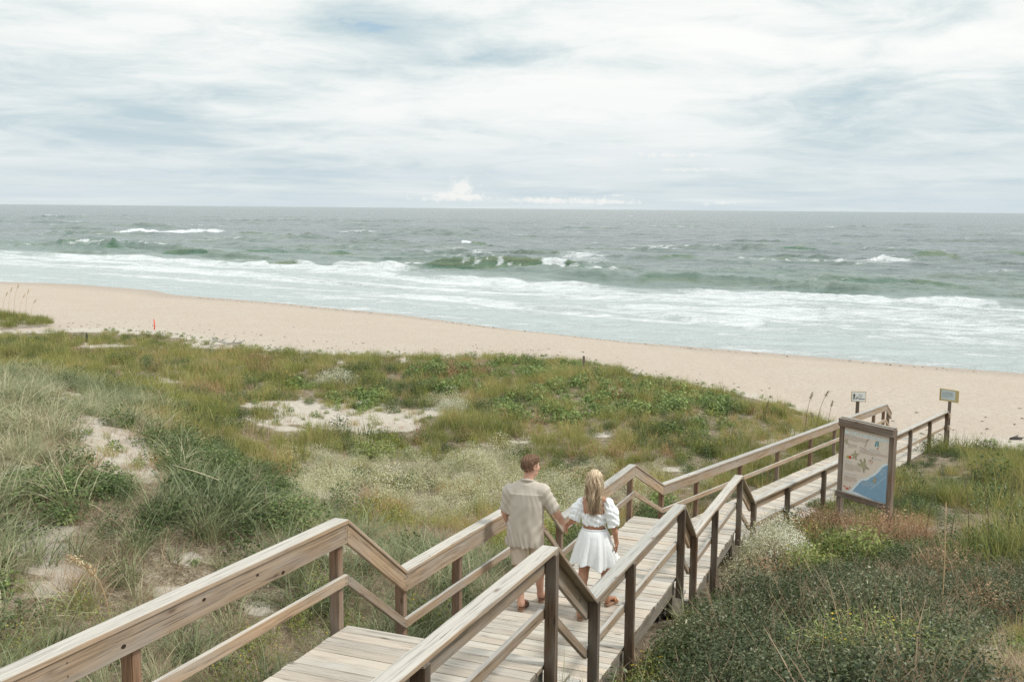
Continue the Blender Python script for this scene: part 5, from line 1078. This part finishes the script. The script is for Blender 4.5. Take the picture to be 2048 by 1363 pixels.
def cloth(name, c, bump_s=220, wr=12, rough=.85, trans=0.0, wstr=.28):
    mt, t, b, o = new_mat(name); g = t.new('ShaderNodeTexCoord').outputs['Object']
    n1 = t.noise(t.mapping(g, scale=(1, 1, .45)), wr, 5, .6, .4); n2 = t.noise(t.mapping(g, scale=(1, 1, .3)), bump_s, 2, .5)
    t.put(b.inputs['Base Color'], t.mix(1.0, (*c, 1), t.ramp(t.add(t.mul(n1, .6), t.mul(n2, .4)), [(.3, .95), (.7, 1.04)]), 'MULTIPLY')); b.inputs['Roughness'].default_value = rough; b.inputs['Specular IOR Level'].default_value = .15
    t.put(b.inputs['Normal'], t.bump(t.add(n1, t.mul(n2, .08)), wstr, .03)); return mt
def skin(name, c):
    mt, t, b, o = new_mat(name); g = t.new('ShaderNodeTexCoord').outputs['Object']; n = t.noise(g, 14, 4, .6)
    t.put(b.inputs['Base Color'], t.mix(t.ramp(n, [(.35, 0.0), (.7, .45)]), (*c, 1), (c[0]*.95, c[1]*.72, c[2]*.66, 1))); b.inputs['Roughness'].default_value = .5; b.inputs['Specular IOR Level'].default_value = .3
    b.inputs['Subsurface Weight'].default_value = .12; b.inputs['Subsurface Radius'].default_value = (.02, .008, .004); b.inputs['Subsurface Scale'].default_value = .5; return mt
MK = {'man': skin('man_skin', (.60, .36, .26)), 'woman': skin('woman_skin', (.47, .255, .165)), 'shirt': cloth('beige_linen', (.52, .465, .395)), 'shorts': cloth('beige_cotton', (.60, .50, .405)), 'white': cloth('white_cotton', (.89, .90, .90), wr=16, wstr=.4),
      'brown': plain('brown_leather', (.13, .065, .04), .55, bumpscale=60), 'tan': plain('tan_leather', (.42, .21, .10), .6), 'sole': plain('shoe_sole', (.33, .20, .13), .8), 'eye': plain('eye_white', (.75, .73, .7), .2), 'iris': plain('iris', (.06, .08, .07), .2), 'watch': plain('watch_strap', (.55, .55, .56), .3, .5)}
def hairmat(name, stops):
    mt, t, b, o = new_mat(name); t.put(b.inputs['Base Color'], t.ramp(t.attr('bt')[2], stops)); b.inputs['Roughness'].default_value = .45; b.inputs['Specular IOR Level'].default_value = .4; return mt
MK['hair_m'] = hairmat('brown_hair', [(0, (.10, .055, .032)), (.5, (.20, .115, .068)), (1, (.32, .20, .125))])
MK['hair_w'] = hairmat('blonde_hair', [(0, (.15, .09, .05)), (.3, (.31, .21, .125)), (.6, (.58, .44, .29)), (1, (.82, .69, .51))])
def J(px, py, y): return at_y(px, py, y)
def child(par, name, me, mat): o_ = link(name, me, mat, par, Matrix.Identity(4)); return o_
def eyes(par, c, R, s_):
    for sg in (-1, 1):
        P = c+(R[0]*.030*sg+R[1]*.079+R[2]*.010)*s_; bm = bmesh.new(); bmesh.ops.create_uvsphere(bm, u_segments=12, v_segments=8, radius=.0115*s_, matrix=Matrix.Translation(P)); e = child(par, 'eye', bm_mesh('eye', bm, True), MK['eye'])
        P2 = P+R[1]*.0075*s_; bm = bmesh.new(); bmesh.ops.create_uvsphere(bm, u_segments=10, v_segments=6, radius=.0055*s_, matrix=Matrix.Translation(P2)); link('iris', bm_mesh('iris', bm, True), MK['iris'], e, Matrix.Identity(4))
def shoe(par, heel, d_, L=.27, strap='brown', sandal=False, name='shoe'):
    """heel point on the ground, direction of the toes"""
    d_ = np.array(d_, float); d_ /= np.linalg.norm(d_); s0 = np.cross(d_, [0, 0, 1.]); s0 /= np.linalg.norm(s0); up = np.cross(s0, d_); bm = bmesh.new(); prof = []
    ws = [(0, .022), (.02, .032), (.12, .030), (.18, .040), (.22, .042), (.25, .034), (.27, .014)]
    out = [(x*L/.27, w_) for x, w_ in ws]+[(x*L/.27, -w_) for x, w_ in ws[::-1]]
    lo = [bm.verts.new(heel+d_*x+s0*w_) for x, w_ in out]; hi = [bm.verts.new(heel+d_*x+s0*w_+up*.020) for x, w_ in out]
    bm.faces.new(lo[::-1]); bm.faces.new(hi)
    for i in range(len(lo)): bm.faces.new((lo[i], lo[(i+1) % len(lo)], hi[(i+1) % len(lo)], hi[i]))
    bmesh.ops.recalc_face_normals(bm, faces=bm.faces); so_ = child(par, name, bm_mesh(name, bm), MK['sole'])
    for x0, hgt, wd in (((.17, .062, .030), (.21, .050, .026)) if sandal else ((.15, .075, .035), (.19, .066, .035), (.115, .085, .03))):
        x = x0*L/.27; pts = [heel+d_*x+s0*(.040*cos(a_))+up*(.012+(hgt-.012)*sin(a_)) for a_ in np.linspace(0, pi, 9)]; link('strap', tube('strap', pts, wd*.34, None), MK[strap], so_, Matrix.Identity(4))
    if not sandal:
        pts = [heel+d_*(.11*sin(a_)-.004)*1.0+s0*(.036*cos(a_))*1.0+up*.050 for a_ in np.linspace(0, pi, 7)]
        pts = [heel+d_*.10+s0*.036+up*.05, heel+d_*.03+s0*.034+up*.052, heel+d_*-.004+up*.055, heel+d_*.03-s0*.034+up*.052, heel+d_*.10-s0*.036+up*.05]; link('strap', tube('strap', pts, .011, None), MK[strap], so_, Matrix.Identity(4))
    return so_
def foot(Fd, ank, heel, d_, L=.25, s_=1.0):
    d_ = np.array(d_, float); d_ /= np.linalg.norm(d_); s0 = np.cross(d_, [0, 0, 1.]); s0 /= np.linalg.norm(s0); up = np.cross(s0, d_); h0 = heel+up*.022
    Fd.cone(ank, h0+d_*.03+up*.025, .034*s_, .032*s_, .03); Fd.cone(h0+d_*.02+up*.018, h0+d_*.025+up*.012, .028*s_, .030*s_, .02); Fd.cone(ank+d_*.02-up*.01, h0+d_*.17+up*.012, .033*s_, .024*s_, .03); Fd.cone(h0+d_*.17-s0*.012+up*.008, h0+d_*.17+s0*.012+up*.008, .024*s_, .026*s_, .02)
    for i, q in enumerate((-.030, -.016, -.002, .012, .026)):
        Fd.cone(h0+d_*.19+s0*q+up*.004, h0+d_*(L-.012-.006*i)+s0*q+up*.0, .010, .009, .005)
H_ = .0065
# ---- the man
deckz = lambda x, y: float(B0[2]+(B1[2]-B0[2])*(((x-B0[0])*sB.h[0]+(y-B0[1])*sB.h[1])/np.linalg.norm((B1-B0)[:2])))
OM = v3(.20, 11.05, deckz(.2, 11.05)); man = empty('person', tuple(OM)); tag(man, 'man in beige shirt and shorts walking on the boardwalk, holding hands, looking right', 'person')
fwM = v3(.27, .963, 0); Rm = frame(fwM)
hlL = v3(.116, 10.875, 0); hlL[2] = deckz(hlL[0], hlL[1])+.002; hlR = v3(.345, 11.20, 0); hlR[2] = deckz(hlR[0], hlR[1])+.002
aL = hlL+v3(.008, .03, .095); aR = hlR+v3(.008, .03, .095)
hipL, hipR = J(1036, 1062, 11.07), J(1069, 1062, 11.04); kL = (hipL+aL)/2+v3(.0, .035, .01); kL[2] = OM[2]+.50; kR = (hipR+aR)/2+v3(.01, .05, .0); kR[2] = OM[2]+.50
shL, shR = J(1019, 981, 11.10), J(1086, 981, 11.02); nk = J(1054, 965, 11.06); hc = J(1061, 932, 11.08); Rh = frame(v3(.80, .60, -.03))
eL, wL = J(1010, 1022, 11.14), J(1017, 1046, 11.31); eR, wR = J(1111, 1022, 11.02), J(1123, 1042, 11.09)
F1 = Field((-.32, 10.65, 4.45), (.80, 11.62, 6.40), H_)
def torso(Fd, c0, c1, c2, c3, R, rads, k=.05):
    for c, rd in zip((c0, c1, c2, c3), rads): Fd.ell(c, R, np.array(rd), k)
pel = (hipL+hipR)/2; chest = J(1053, 1000, 11.06); belly = J(1051, 1040, 11.06)
torso(F1, pel+v3(0, 0, .02), belly, chest, (shL+shR)/2+v3(0, 0, -.05), Rm, [(.165, .115, .12), (.150, .11, .14), (.165, .11, .16), (.175, .09, .09)])
F1.cone(nk+v3(0, 0, -.03), hc+v3(0, 0, -.04), .060, .056, .03); head(F1, hc, Rh, 1.04)
for sh, e_, w_ in ((shL, eL, wL), (shR, eR, wR)):
    F1.cone(sh, e_, .055, .043, .04); F1.cone(e_, e_*.6+w_*.4, .042, .040, .02); F1.cone(e_*.6+w_*.4, w_, .040, .028, .02)
HJ = J(1131, 1052, 11.11)
hand(F1, wL, v3(.25, .6, -.75), v3(-.9, .2, 0), 1.05, .45, -1); hand(F1, wR, HJ-wR, v3(.75, .1, .6), 1.05, .62, 1, .05)
for hp, kn, an in ((hipL, kL, aL), (hipR, kR, aR)):
    F1.cone(hp, kn, .088, .056, .04); F1.cone(kn, kn*.62+an*.38+v3(0, -.018, 0), .054, .057, .03); F1.cone(kn*.62+an*.38+v3(0, -.018, 0), an, .056, .034, .03)
dL = v3(.28, .95, -.03); dR = v3(.36, .93, -.05); foot(F1, aL, hlL+v3(0, .01, .018), dL, .25); foot(F1, aR, hlR+v3(0, .01, .018), dR, .25)
child(man, 'body', F1.mesh('body'), MK['man']); eyes(man, hc, Rh, 1.04)
shoe(man, hlL, dL, .285); shoe(man, hlR, dR, .285)
# shirt: boxy, hangs loose to mid thigh
F2 = Field((-.32, 10.75, 5.05), (.72, 11.42, 6.12), H_)
shL2, shR2 = shL, shR
def slab(Fd, sec_, R, k=.0):
    """loft of superelliptic sections (centre, rx, ry)"""
    zs = np.array([c[0][2] for c in sec_]); C_ = np.array([c[0] for c in sec_]); rx = np.array([c[1] for c in sec_]); ry = np.array([c[2] for c in sec_]); o_ = np.argsort(zs); zs, C_, rx, ry = zs[o_], C_[o_], rx[o_], ry[o_]
    def f(X, Y, Z):
        cx = np.interp(Z, zs, C_[:, 0]); cy = np.interp(Z, zs, C_[:, 1]); a_ = np.interp(Z, zs, rx); b_ = np.interp(Z, zs, ry); u_ = ((X-cx)*R[0][0]+(Y-cy)*R[0][1])/a_; v_ = ((X-cx)*R[1][0]+(Y-cy)*R[1][1])/b_
        q = (np.abs(u_)**2.5+np.abs(v_)**2.5)**(1/2.5); d_ = (q-1)*np.minimum(a_, b_); return np.maximum(d_, np.maximum(Z-zs[-1], zs[0]-Z))
    m_ = rx.max()+.03; Fd.put(f, C_.min(0)-[m_, m_, .0], C_.max(0)+[m_, m_, .0], k)
hem = J(1047, 1087, 11.06)
slab(F2, [(hem, .208, .150), (J(1049, 1068, 11.06), .204, .148), (J(1051, 1040, 11.06), .196, .140), (J(1053, 1005, 11.06), .198, .135), (J(1053, 985, 11.06), .200, .118), (J(1053, 974, 11.06), .150, .085), (J(1053, 967, 11.06), .09, .07)], Rm, .02)
F2.cone(shL+v3(0, 0, -.002), shR+v3(0, 0, -.002), .070, .070, .05); F2.cone(shL+v3(.02, 0, .005), nk+v3(-.03, 0, -.012), .066, .058, .04); F2.cone(shR+v3(-.02, 0, .005), nk+v3(.03, 0, -.012), .066, .058, .04)
for sh, e_, hd in ((shL, eL, .88), (shR, eR, .92)):
    end = sh+(e_-sh)*hd; F2.cone(sh, end, .075, .072, .035)
def cutplane(Fd, P, N, lo, hi):
    N = np.array(N, float); N /= np.linalg.norm(N); Fd.put(lambda X, Y, Z: -((X-P[0])*N[0]+(Y-P[1])*N[1]+(Z-P[2])*N[2]), lo, hi, 0, sub=True) if False else None
# hem edge cleanly cut, sleeve ends cut square
for sh, e_, hd in ((shL, eL, .88), (shR, eR, .92)):
    ax_ = (e_-sh)/np.linalg.norm(e_-sh); P_ = sh+(e_-sh)*(hd+.05)
    F2.put(lambda X, Y, Z, P_=P_, ax_=ax_: np.maximum(-((X-P_[0])*ax_[0]+(Y-P_[1])*ax_[1]+(Z-P_[2])*ax_[2]), np.sqrt((X-P_[0])**2+(Y-P_[1])**2+(Z-P_[2])**2)-.12), P_-.12, P_+.12, 0, sub=True)
def folds(X, Y, Z):
    lx = (X-OM[0])*Rm[0][0]+(Y-OM[1])*Rm[0][1]; hz_ = Z-OM[2]; lo_ = np.clip((1.45-hz_)/.7, 0, 1)
    d_ = .0045*np.sin(lx*46+3*np.sin(hz_*7)+1.3)*lo_+.0045*np.sin(lx*90+5*np.sin(hz_*9+lx*8))*lo_
    d_ += .0035*np.sin(hz_*34+lx*17+2*np.sin(lx*20))*np.clip((1.0-hz_)/.3, .15, 1); d_ += .004*np.sin((hz_*60-np.abs(lx)*70))*np.clip((np.abs(lx)-.14)/.08, 0, 1)
    yoke = np.exp(-((hz_-1.335+.25*lx*lx)/.006)**2)*(np.abs(lx) < .19); return d_-.0035*yoke
child(man, 'shirt', F2.mesh('shirt', folds), MK['shirt'])
cpts = [nk+Rm[0]*.068*cos(a_)+Rm[1]*(.060*sin(a_)+.008)+v3(0, 0, .026-.022*sin(a_)) for a_ in np.linspace(0, 2*pi, 20)]; child(man, 'collar', tube('collar', cpts, .0165, None), MK['shirt'])
F3 = Field((-.15, 10.78, 4.86), (.55, 11.42, 5.50), H_)
F3.ell(pel+v3(0, 0, .0), Rm, np.array([.165, .118, .12]), .03)
for hp, kn in ((hipL, kL), (hipR, kR)):
    q = hp+(kn-hp)*.95; F3.cone(hp, q, .098, .088, .03); ax_ = (kn-hp)/np.linalg.norm(kn-hp); P_ = hp+(kn-hp)*.95
    F3.put(lambda X, Y, Z, P_=P_, ax_=ax_: np.maximum(-((X-P_[0])*ax_[0]+(Y-P_[1])*ax_[1]+(Z-P_[2])*ax_[2]), np.sqrt((X-P_[0])**2+(Y-P_[1])**2+(Z-P_[2])**2)-.115), P_-.12, P_+.12, 0, sub=True)
child(man, 'shorts', F3.mesh('shorts', lambda X, Y, Z: .004*np.sin(X*70+4*np.sin(Z*12))), MK['shorts'])
q = eL*.12+wL*.88; dd = (wL-eL)/np.linalg.norm(wL-eL); s1 = np.cross(dd, [0, 0, 1.]); s1 /= np.linalg.norm(s1); s2 = np.cross(dd, s1); child(man, 'wristwatch', tube('wristwatch', [q+.033*(cos(a_)*s1+sin(a_)*s2) for a_ in np.linspace(0, 2*pi, 14)], .0065, None), MK['watch'])
def strands(name, roots, dirs, L, w_, seg, grav, r, bt, wave=0.0, wf=0):
    n = len(roots); P = np.zeros((n, seg+1, 3)); P[:, 0] = roots; D = dirs/np.linalg.norm(dirs, axis=1)[:, None]; Ls = L*r.uniform(.75, 1.15, n); ph = r.random(n)*6.28
    for k in range(1, seg+1):
        D = D+np.array([0, 0, -grav]); D /= np.linalg.norm(D, axis=1)[:, None]; P[:, k] = P[:, k-1]+D*(Ls/seg)[:, None]
        if wave: P[:, k, 0] += wave*np.sin(ph+wf*k)*(k/seg)
    S_ = np.cross(D, r.normal(size=(n, 3))); S_ /= np.linalg.norm(S_, axis=1)[:, None]; pr = w_*np.linspace(1, .35, seg+1)[None, :, None]/2; A = P-S_[:, None]*pr; B = P+S_[:, None]*pr; V = np.stack([A, B], 2).reshape(-1, 3)
    base = (np.arange(n)*(seg+1)*2)[:, None]+np.arange(seg)[None]*2; return V, np.stack([base, base+1, base+3, base+2], -1).reshape(-1, 4), np.repeat(bt, (seg+1)*2)
def merge_meshes(name, parts):
    V, F, B = [], [], []; o_ = 0
    for v, f, b_ in parts: V.append(v); F.append(f+o_); B.append(b_); o_ += len(v)
    return mesh_np(name, np.concatenate(V), np.concatenate(F), True, {'bt': ('POINT', np.concatenate(B))})
def field_parts(Fd, disp, bt):
    me = Fd.mesh('tmp', disp); n = len(me.vertices); V = np.zeros(n*3, np.float32); me.vertices.foreach_get('co', V); V = V.reshape(-1, 3); F = np.zeros(len(me.polygons)*4, np.int32); me.polygons.foreach_get('vertices', F); bpy.data.meshes.remove(me)
    return V, F.reshape(-1, 4), bt(V)
F4 = Field(hc-.17, hc+.19, .005); T = lambda x, y, z: hc+(Rh[0]*x+Rh[1]*y+Rh[2]*z)*1.04
F4.ell(T(0, -.020, .036), Rh, np.array([.079, .094, .088]), .01); F4.ell(T(0, .035, .074), Rh, np.array([.060, .062, .044]), .025)
F4.ell(T(0, .105, -.015), Rh, np.array([.13, .085, .082]), 0, sub=True); F4.ell(T(0, -.03, -.14), Rh, np.array([.13, .13, .098]), 0, sub=True)
for sg in (-1, 1): F4.ell(T(.085*sg, .012, -.03), Rh, np.array([.035, .036, .045]), 0, sub=True)
hn = lambda X, Y, Z: .0035*np.sin(X*160+Z*90)*np.sin(Y*170-Z*60)
rh = np.random.default_rng(8); pt = field_parts(F4, hn, lambda V: np.clip(.30+.5*(V[:, 2]-hc[2])/.13+.1*np.sin(V[:, 0]*300), 0, 1)); sel = rh.choice(len(pt[0]), 2600); rts = pt[0][sel]; nr = rts-(hc+v3(0, 0, .01)); ok = (nr@Rh[1] < .085); rts, nr = rts[ok], nr[ok]; nr /= np.linalg.norm(nr, axis=1)[:, None]
zz = (rts[:, 2]-hc[2])/.13; dirs = nr*.55+Rh[1]*(.9*np.clip(zz, 0, 1))[:, None]+np.array([0, 0, .35])*np.clip(zz, 0, 1)[:, None]-np.array([0, 0, .8])*(zz < .3)[:, None]+rh.normal(0, .25, nr.shape)
stp = strands('s', rts, dirs, .022, .0035, 3, .1, rh, np.clip(.35+.45*zz+rh.normal(0, .18, len(rts)), 0, 1)); child(man, 'hair', merge_meshes('hair', [pt, stp]), MK['hair_m'])
# ---- the woman
OW = v3(.94, 10.93, deckz(.94, 10.93)); wom = empty('person', tuple(OW)); tag(wom, 'woman with long blonde hair, white crop top and short white skirt, holding hands', 'person')
Rw = frame(v3(.22, .975, 0)); hcW = J(1189, 961, 10.96); RhW = frame(v3(.10, .99, -.10)); nkW = J(1189, 992, 10.95)
sL, sR = J(1165, 1003, 11.0), J(1215, 1004, 10.91); eLw, wLw = J(1149, 1038, 10.96), J(1137, 1047, 11.09); eRw, wRw = J(1227, 1050, 10.86), J(1233, 1083, 10.90)
hpL, hpR = J(1174, 1086, 10.95), J(1203, 1086, 10.90); hW = v3(.765, 10.63, 0); hW[2] = deckz(hW[0], hW[1])+.002; hW2 = v3(1.095, 11.13, 0); hW2[2] = deckz(hW2[0], hW2[1])+.012
aLw = hW+v3(.005, .035, .085); aRw = hW2+v3(.008, .03, .085); kLw = (hpL+aLw)/2+v3(0, .04, 0); kRw = (hpR+aRw)/2+v3(.02, .05, 0)
F5 = Field((.45, 10.45, 4.45), (1.42, 11.50, 6.22), H_)
pW = (hpL+hpR)/2
torso(F5, pW+v3(0, 0, .01), J(1188, 1052, 10.94), J(1188, 1022, 10.95), (sL+sR)/2+v3(0, 0, -.045), Rw, [(.155, .115, .12), (.118, .090, .10), (.128, .098, .12), (.140, .075, .07)])
F5.cone(sL+v3(0, 0, 0), nkW, .036, .045, .04); F5.cone(sR, nkW, .036, .045, .04); F5.cone(nkW+v3(0, 0, -.03), hcW+v3(0, 0, -.04), .045, .043, .03); head(F5, hcW, RhW, .97, True)
for sh, e_, w_ in ((sL, eLw, wLw), (sR, eRw, wRw)):
    F5.cone(sh, e_, .044, .034, .03); F5.cone(e_, e_*.6+w_*.4, .033, .032, .02); F5.cone(e_*.6+w_*.4, w_, .032, .021, .02)
hand(F5, wLw, HJ+v3(-.01, .02, -.02)-wLw, v3(-.6, -.3, .6), .88, .75, -1, .05); hand(F5, wRw, v3(.08, .15, -1), v3(.9, -.2, .1), .90, .28, 1)
for hp, kn, an in ((hpL, kLw, aLw), (hpR, kRw, aRw)):
    F5.cone(hp, kn, .088, .052, .04); F5.cone(kn, kn*.65+an*.35+v3(0, -.016, 0), .050, .050, .03); F5.cone(kn*.65+an*.35+v3(0, -.016, 0), an, .049, .028, .03)
dLw = v3(.2, .95, -.03); dRw = v3(.62, .78, -.06); foot(F5, aLw, hW+v3(0, .01, .016), dLw, .225, .88); foot(F5, aRw, hW2+v3(0, .01, .016), dRw, .225, .88)
child(wom, 'body', F5.mesh('body'), MK['woman']); eyes(wom, hcW, RhW, .97); shoe(wom, hW, dLw, .24, 'tan', True, 'sandal'); shoe(wom, hW2, dRw, .24, 'tan', True, 'sandal')
# crop top with puffed sleeves
F6 = Field((.50, 10.65, 5.40), (1.42, 11.25, 5.98), H_)
slab(F6, [(J(1188, 1047, 10.94), .130, .102), (J(1188, 1035, 10.945), .136, .108), (J(1188, 1023, 10.95), .140, .108)], Rw, .0)
F6.put(lambda X, Y, Z: np.maximum(np.sqrt((((X-pW[0])*Rw[0][0]+(Y-10.95)*Rw[0][1])/.147)**2+(((X-pW[0])*Rw[1][0]+(Y-10.95)*Rw[1][1])/.112)**2)*.12-.12, np.maximum(np.maximum(5.60-Z, Z-(5.72)), (Y-10.93)*-1-.0)), (.75, 10.9, 5.58), (1.15, 11.12, 5.75), .01)
for sh, e_, w_ in ((sL, eLw, wLw), (sR, eRw, wRw)):
    ot = (sh-(sL+sR)/2); ot /= np.linalg.norm(ot)
    a_ = sh+ot*.005+v3(0, 0, -.005); b_ = sh*.55+e_*.45+ot*.012; c_ = sh*.14+e_*.86+ot*.008; F6.cone(a_, b_, .058, .076, .03); F6.cone(b_, c_, .076, .066, .02)
    F6.cone(c_, c_+(e_-sh)*.02, .060, .060, .0); fl_ = sh*-.06+e_*1.06; F6.cone(c_+(e_-sh)*.12, fl_, .052, .066, .01)
    ax_ = (e_-sh)/np.linalg.norm(e_-sh); F6.put(lambda X, Y, Z, P_=fl_, ax_=ax_: np.maximum(-((X-P_[0])*ax_[0]+(Y-P_[1])*ax_[1]+(Z-P_[2])*ax_[2]), np.sqrt((X-P_[0])**2+(Y-P_[1])**2+(Z-P_[2])**2)-.11), fl_-.12, fl_+.12, 0, sub=True)
def puff(X, Y, Z):
    d_ = .0040*np.sin(X*150+3*np.sin(Z*25))*np.cos(Y*60+X*20)+.004*np.sin(Z*95+X*45+2*np.sin(Y*50)); return d_
child(wom, 'crop_top', F6.mesh('crop_top', puff), MK['white'])
# skirt
nt, nz = 120, 34; th = np.linspace(0, 2*pi, nt, endpoint=False); V = []; wc_ = J(1189, 1056, 10.93); hm_ = J(1186, 1125, 10.93)
for i in range(nz):
    s_ = i/(nz-1); c = wc_+(hm_-wc_)*s_; rx = .131+(.245-.131)*s_**.62; ry = .098+(.21-.098)*s_**.60; 
    for a_ in th:
        fo_ = (.024*np.sin(9*a_+.6*np.sin(2*a_))+.013*np.sin(17*a_+1.7+1.2*s_)+.006*np.sin(31*a_+2*s_))*s_**1.1+.0025*np.sin(40*a_)*(s_ < .25); kick = .03*s_**3*np.exp(-((a_-.15)/.55)**2)+.03*s_**3*np.exp(-((a_-2*pi-.15)/.55)**2)
        r1 = rx*(1+fo_/.2)+kick; r2 = ry*(1+fo_/.2); p_ = c+Rw[0]*r1*cos(a_)+Rw[1]*r2*sin(a_); p_ = p_+v3(0, 0, .028*s_**2*np.sin(3*a_+1.2)+.012*s_*np.sin(7*a_)+kick*.8)
        V.append(p_)
F = [(i*nt+j, (i+1)*nt+j, (i+1)*nt+(j+1) % nt, i*nt+(j+1) % nt) for i in range(nz-1) for j in range(nt)]
sk = child(wom, 'skirt', mesh_np('skirt', V, F, True), MK['white']); md = sk.modifiers.new('thickness', 'SOLIDIFY'); md.thickness = .003
bp = [wc_+Rw[0]*.133*cos(a_)+Rw[1]*.100*sin(a_)+v3(0, 0, .004) for a_ in np.linspace(0, 2*pi, 40)]; child(wom, 'waistband', tube('waistband', bp, .009, None), MK['white'])
# long hair: cap plus wavy locks down the back
F7 = Field((hcW[0]-.22, hcW[1]-.26, 5.60), (hcW[0]+.22, hcW[1]+.18, hcW[2]+.20), .006); T = lambda x, y, z: hcW+(RhW[0]*x+RhW[1]*y+RhW[2]*z)*.97
F7.ell(T(0, -.018, .032), RhW, np.array([.090, .104, .100]), .01); F7.ell(T(0, -.06, -.06), RhW, np.array([.082, .060, .10]), .04)
bk = Rw[1]*-1
F7.cone(T(0, -.07, -.05), T(-.005, -.105, -.17), .070, .046, .04); F7.cone(T(-.005, -.105, -.17), T(-.01, -.112, -.26), .044, .022, .03)
for sg in (-1, 1): F7.cone(T(.060*sg, -.03, -.03), T(.045*sg, -.09, -.17), .030, .024, .03); F7.cone(T(.055*sg, -.09, -.17), T(.045*sg, -.10, -.22), .024, .014, .03)
F7.ell(T(0, .125, -.02), RhW, np.array([.085, .075, .10]), 0, sub=True)
wv_ = lambda X, Y, Z: .0035*np.sin((X-hcW[0])*130+2.2*np.sin(Z*26))+.004*np.sin((X-hcW[0])*260+3*np.sin(Z*31+X*20))
def hb(V):
    u_ = (V[:, 0]-hcW[0]); dz_ = hcW[2]-V[:, 2]; b_ = .62-.40*np.exp(-((u_-.012+.015*np.sin(V[:, 2]*22))/.028)**2)*sstep(-.12, .06, dz_)+.10*np.sin(u_*150+2.5*np.sin(V[:, 2]*22))+.12*np.sign(u_)*sstep(.02, .06, np.abs(u_)); return np.clip(b_, 0, 1)
pt = field_parts(F7, wv_, hb); N_ = 1500; sel = rh.choice(len(pt[0]), N_); rts = pt[0][sel]; ct = v3(hcW[0], hcW[1], 0); nr = np.c_[rts[:, :2]-ct[:2]+np.array([0, .03]), np.zeros(N_)]; nr /= np.linalg.norm(nr, axis=1)[:, None]; rts = rts+nr*.003
bts = np.clip(hb(rts)+rh.normal(0, .16, N_), 0, 1); inw = np.c_[-(rts[:, 0]-hcW[0])*1.2, np.zeros(N_), np.zeros(N_)]
st1 = strands('s', rts, nr*.12+inw+np.array([0, -.05, -1.0])+rh.normal(0, .08, (N_, 3)), .10, .0055, 7, .05, rh, bts, .006, 1.3)
n2_ = 420; rr2 = np.c_[hcW[0]+rh.normal(-.005, .034, n2_), np.full(n2_, 0.0), hcW[2]-rh.uniform(.12, .27, n2_)]; rr2[:, 1] = hcW[1]-.135-.03*rh.random(n2_); st2 = strands('s', rr2, np.c_[rh.normal(0, .16, n2_), rh.normal(-.02, .06, n2_), np.full(n2_, -1.0)], .10, .006, 7, .05, rh, np.clip(hb(rr2)+rh.normal(0, .2, n2_), 0, 1), .008, 1.1)
n3 = 60; a3 = rh.random(n3)*6.28; rr3 = hcW+np.c_[.09*np.cos(a3), .09*np.sin(a3)-.02, rh.uniform(-.05, .08, n3)]; st3 = strands('s', rr3, np.c_[np.cos(a3)*.5, np.sin(a3)*.5, rh.uniform(-.9, .1, n3)], .09, .003, 6, .18, rh, rh.uniform(.6, 1, n3), .004, 1.0)
child(wom, 'hair', merge_meshes('hair', [pt, st1, st2, st3]), MK['hair_w'])
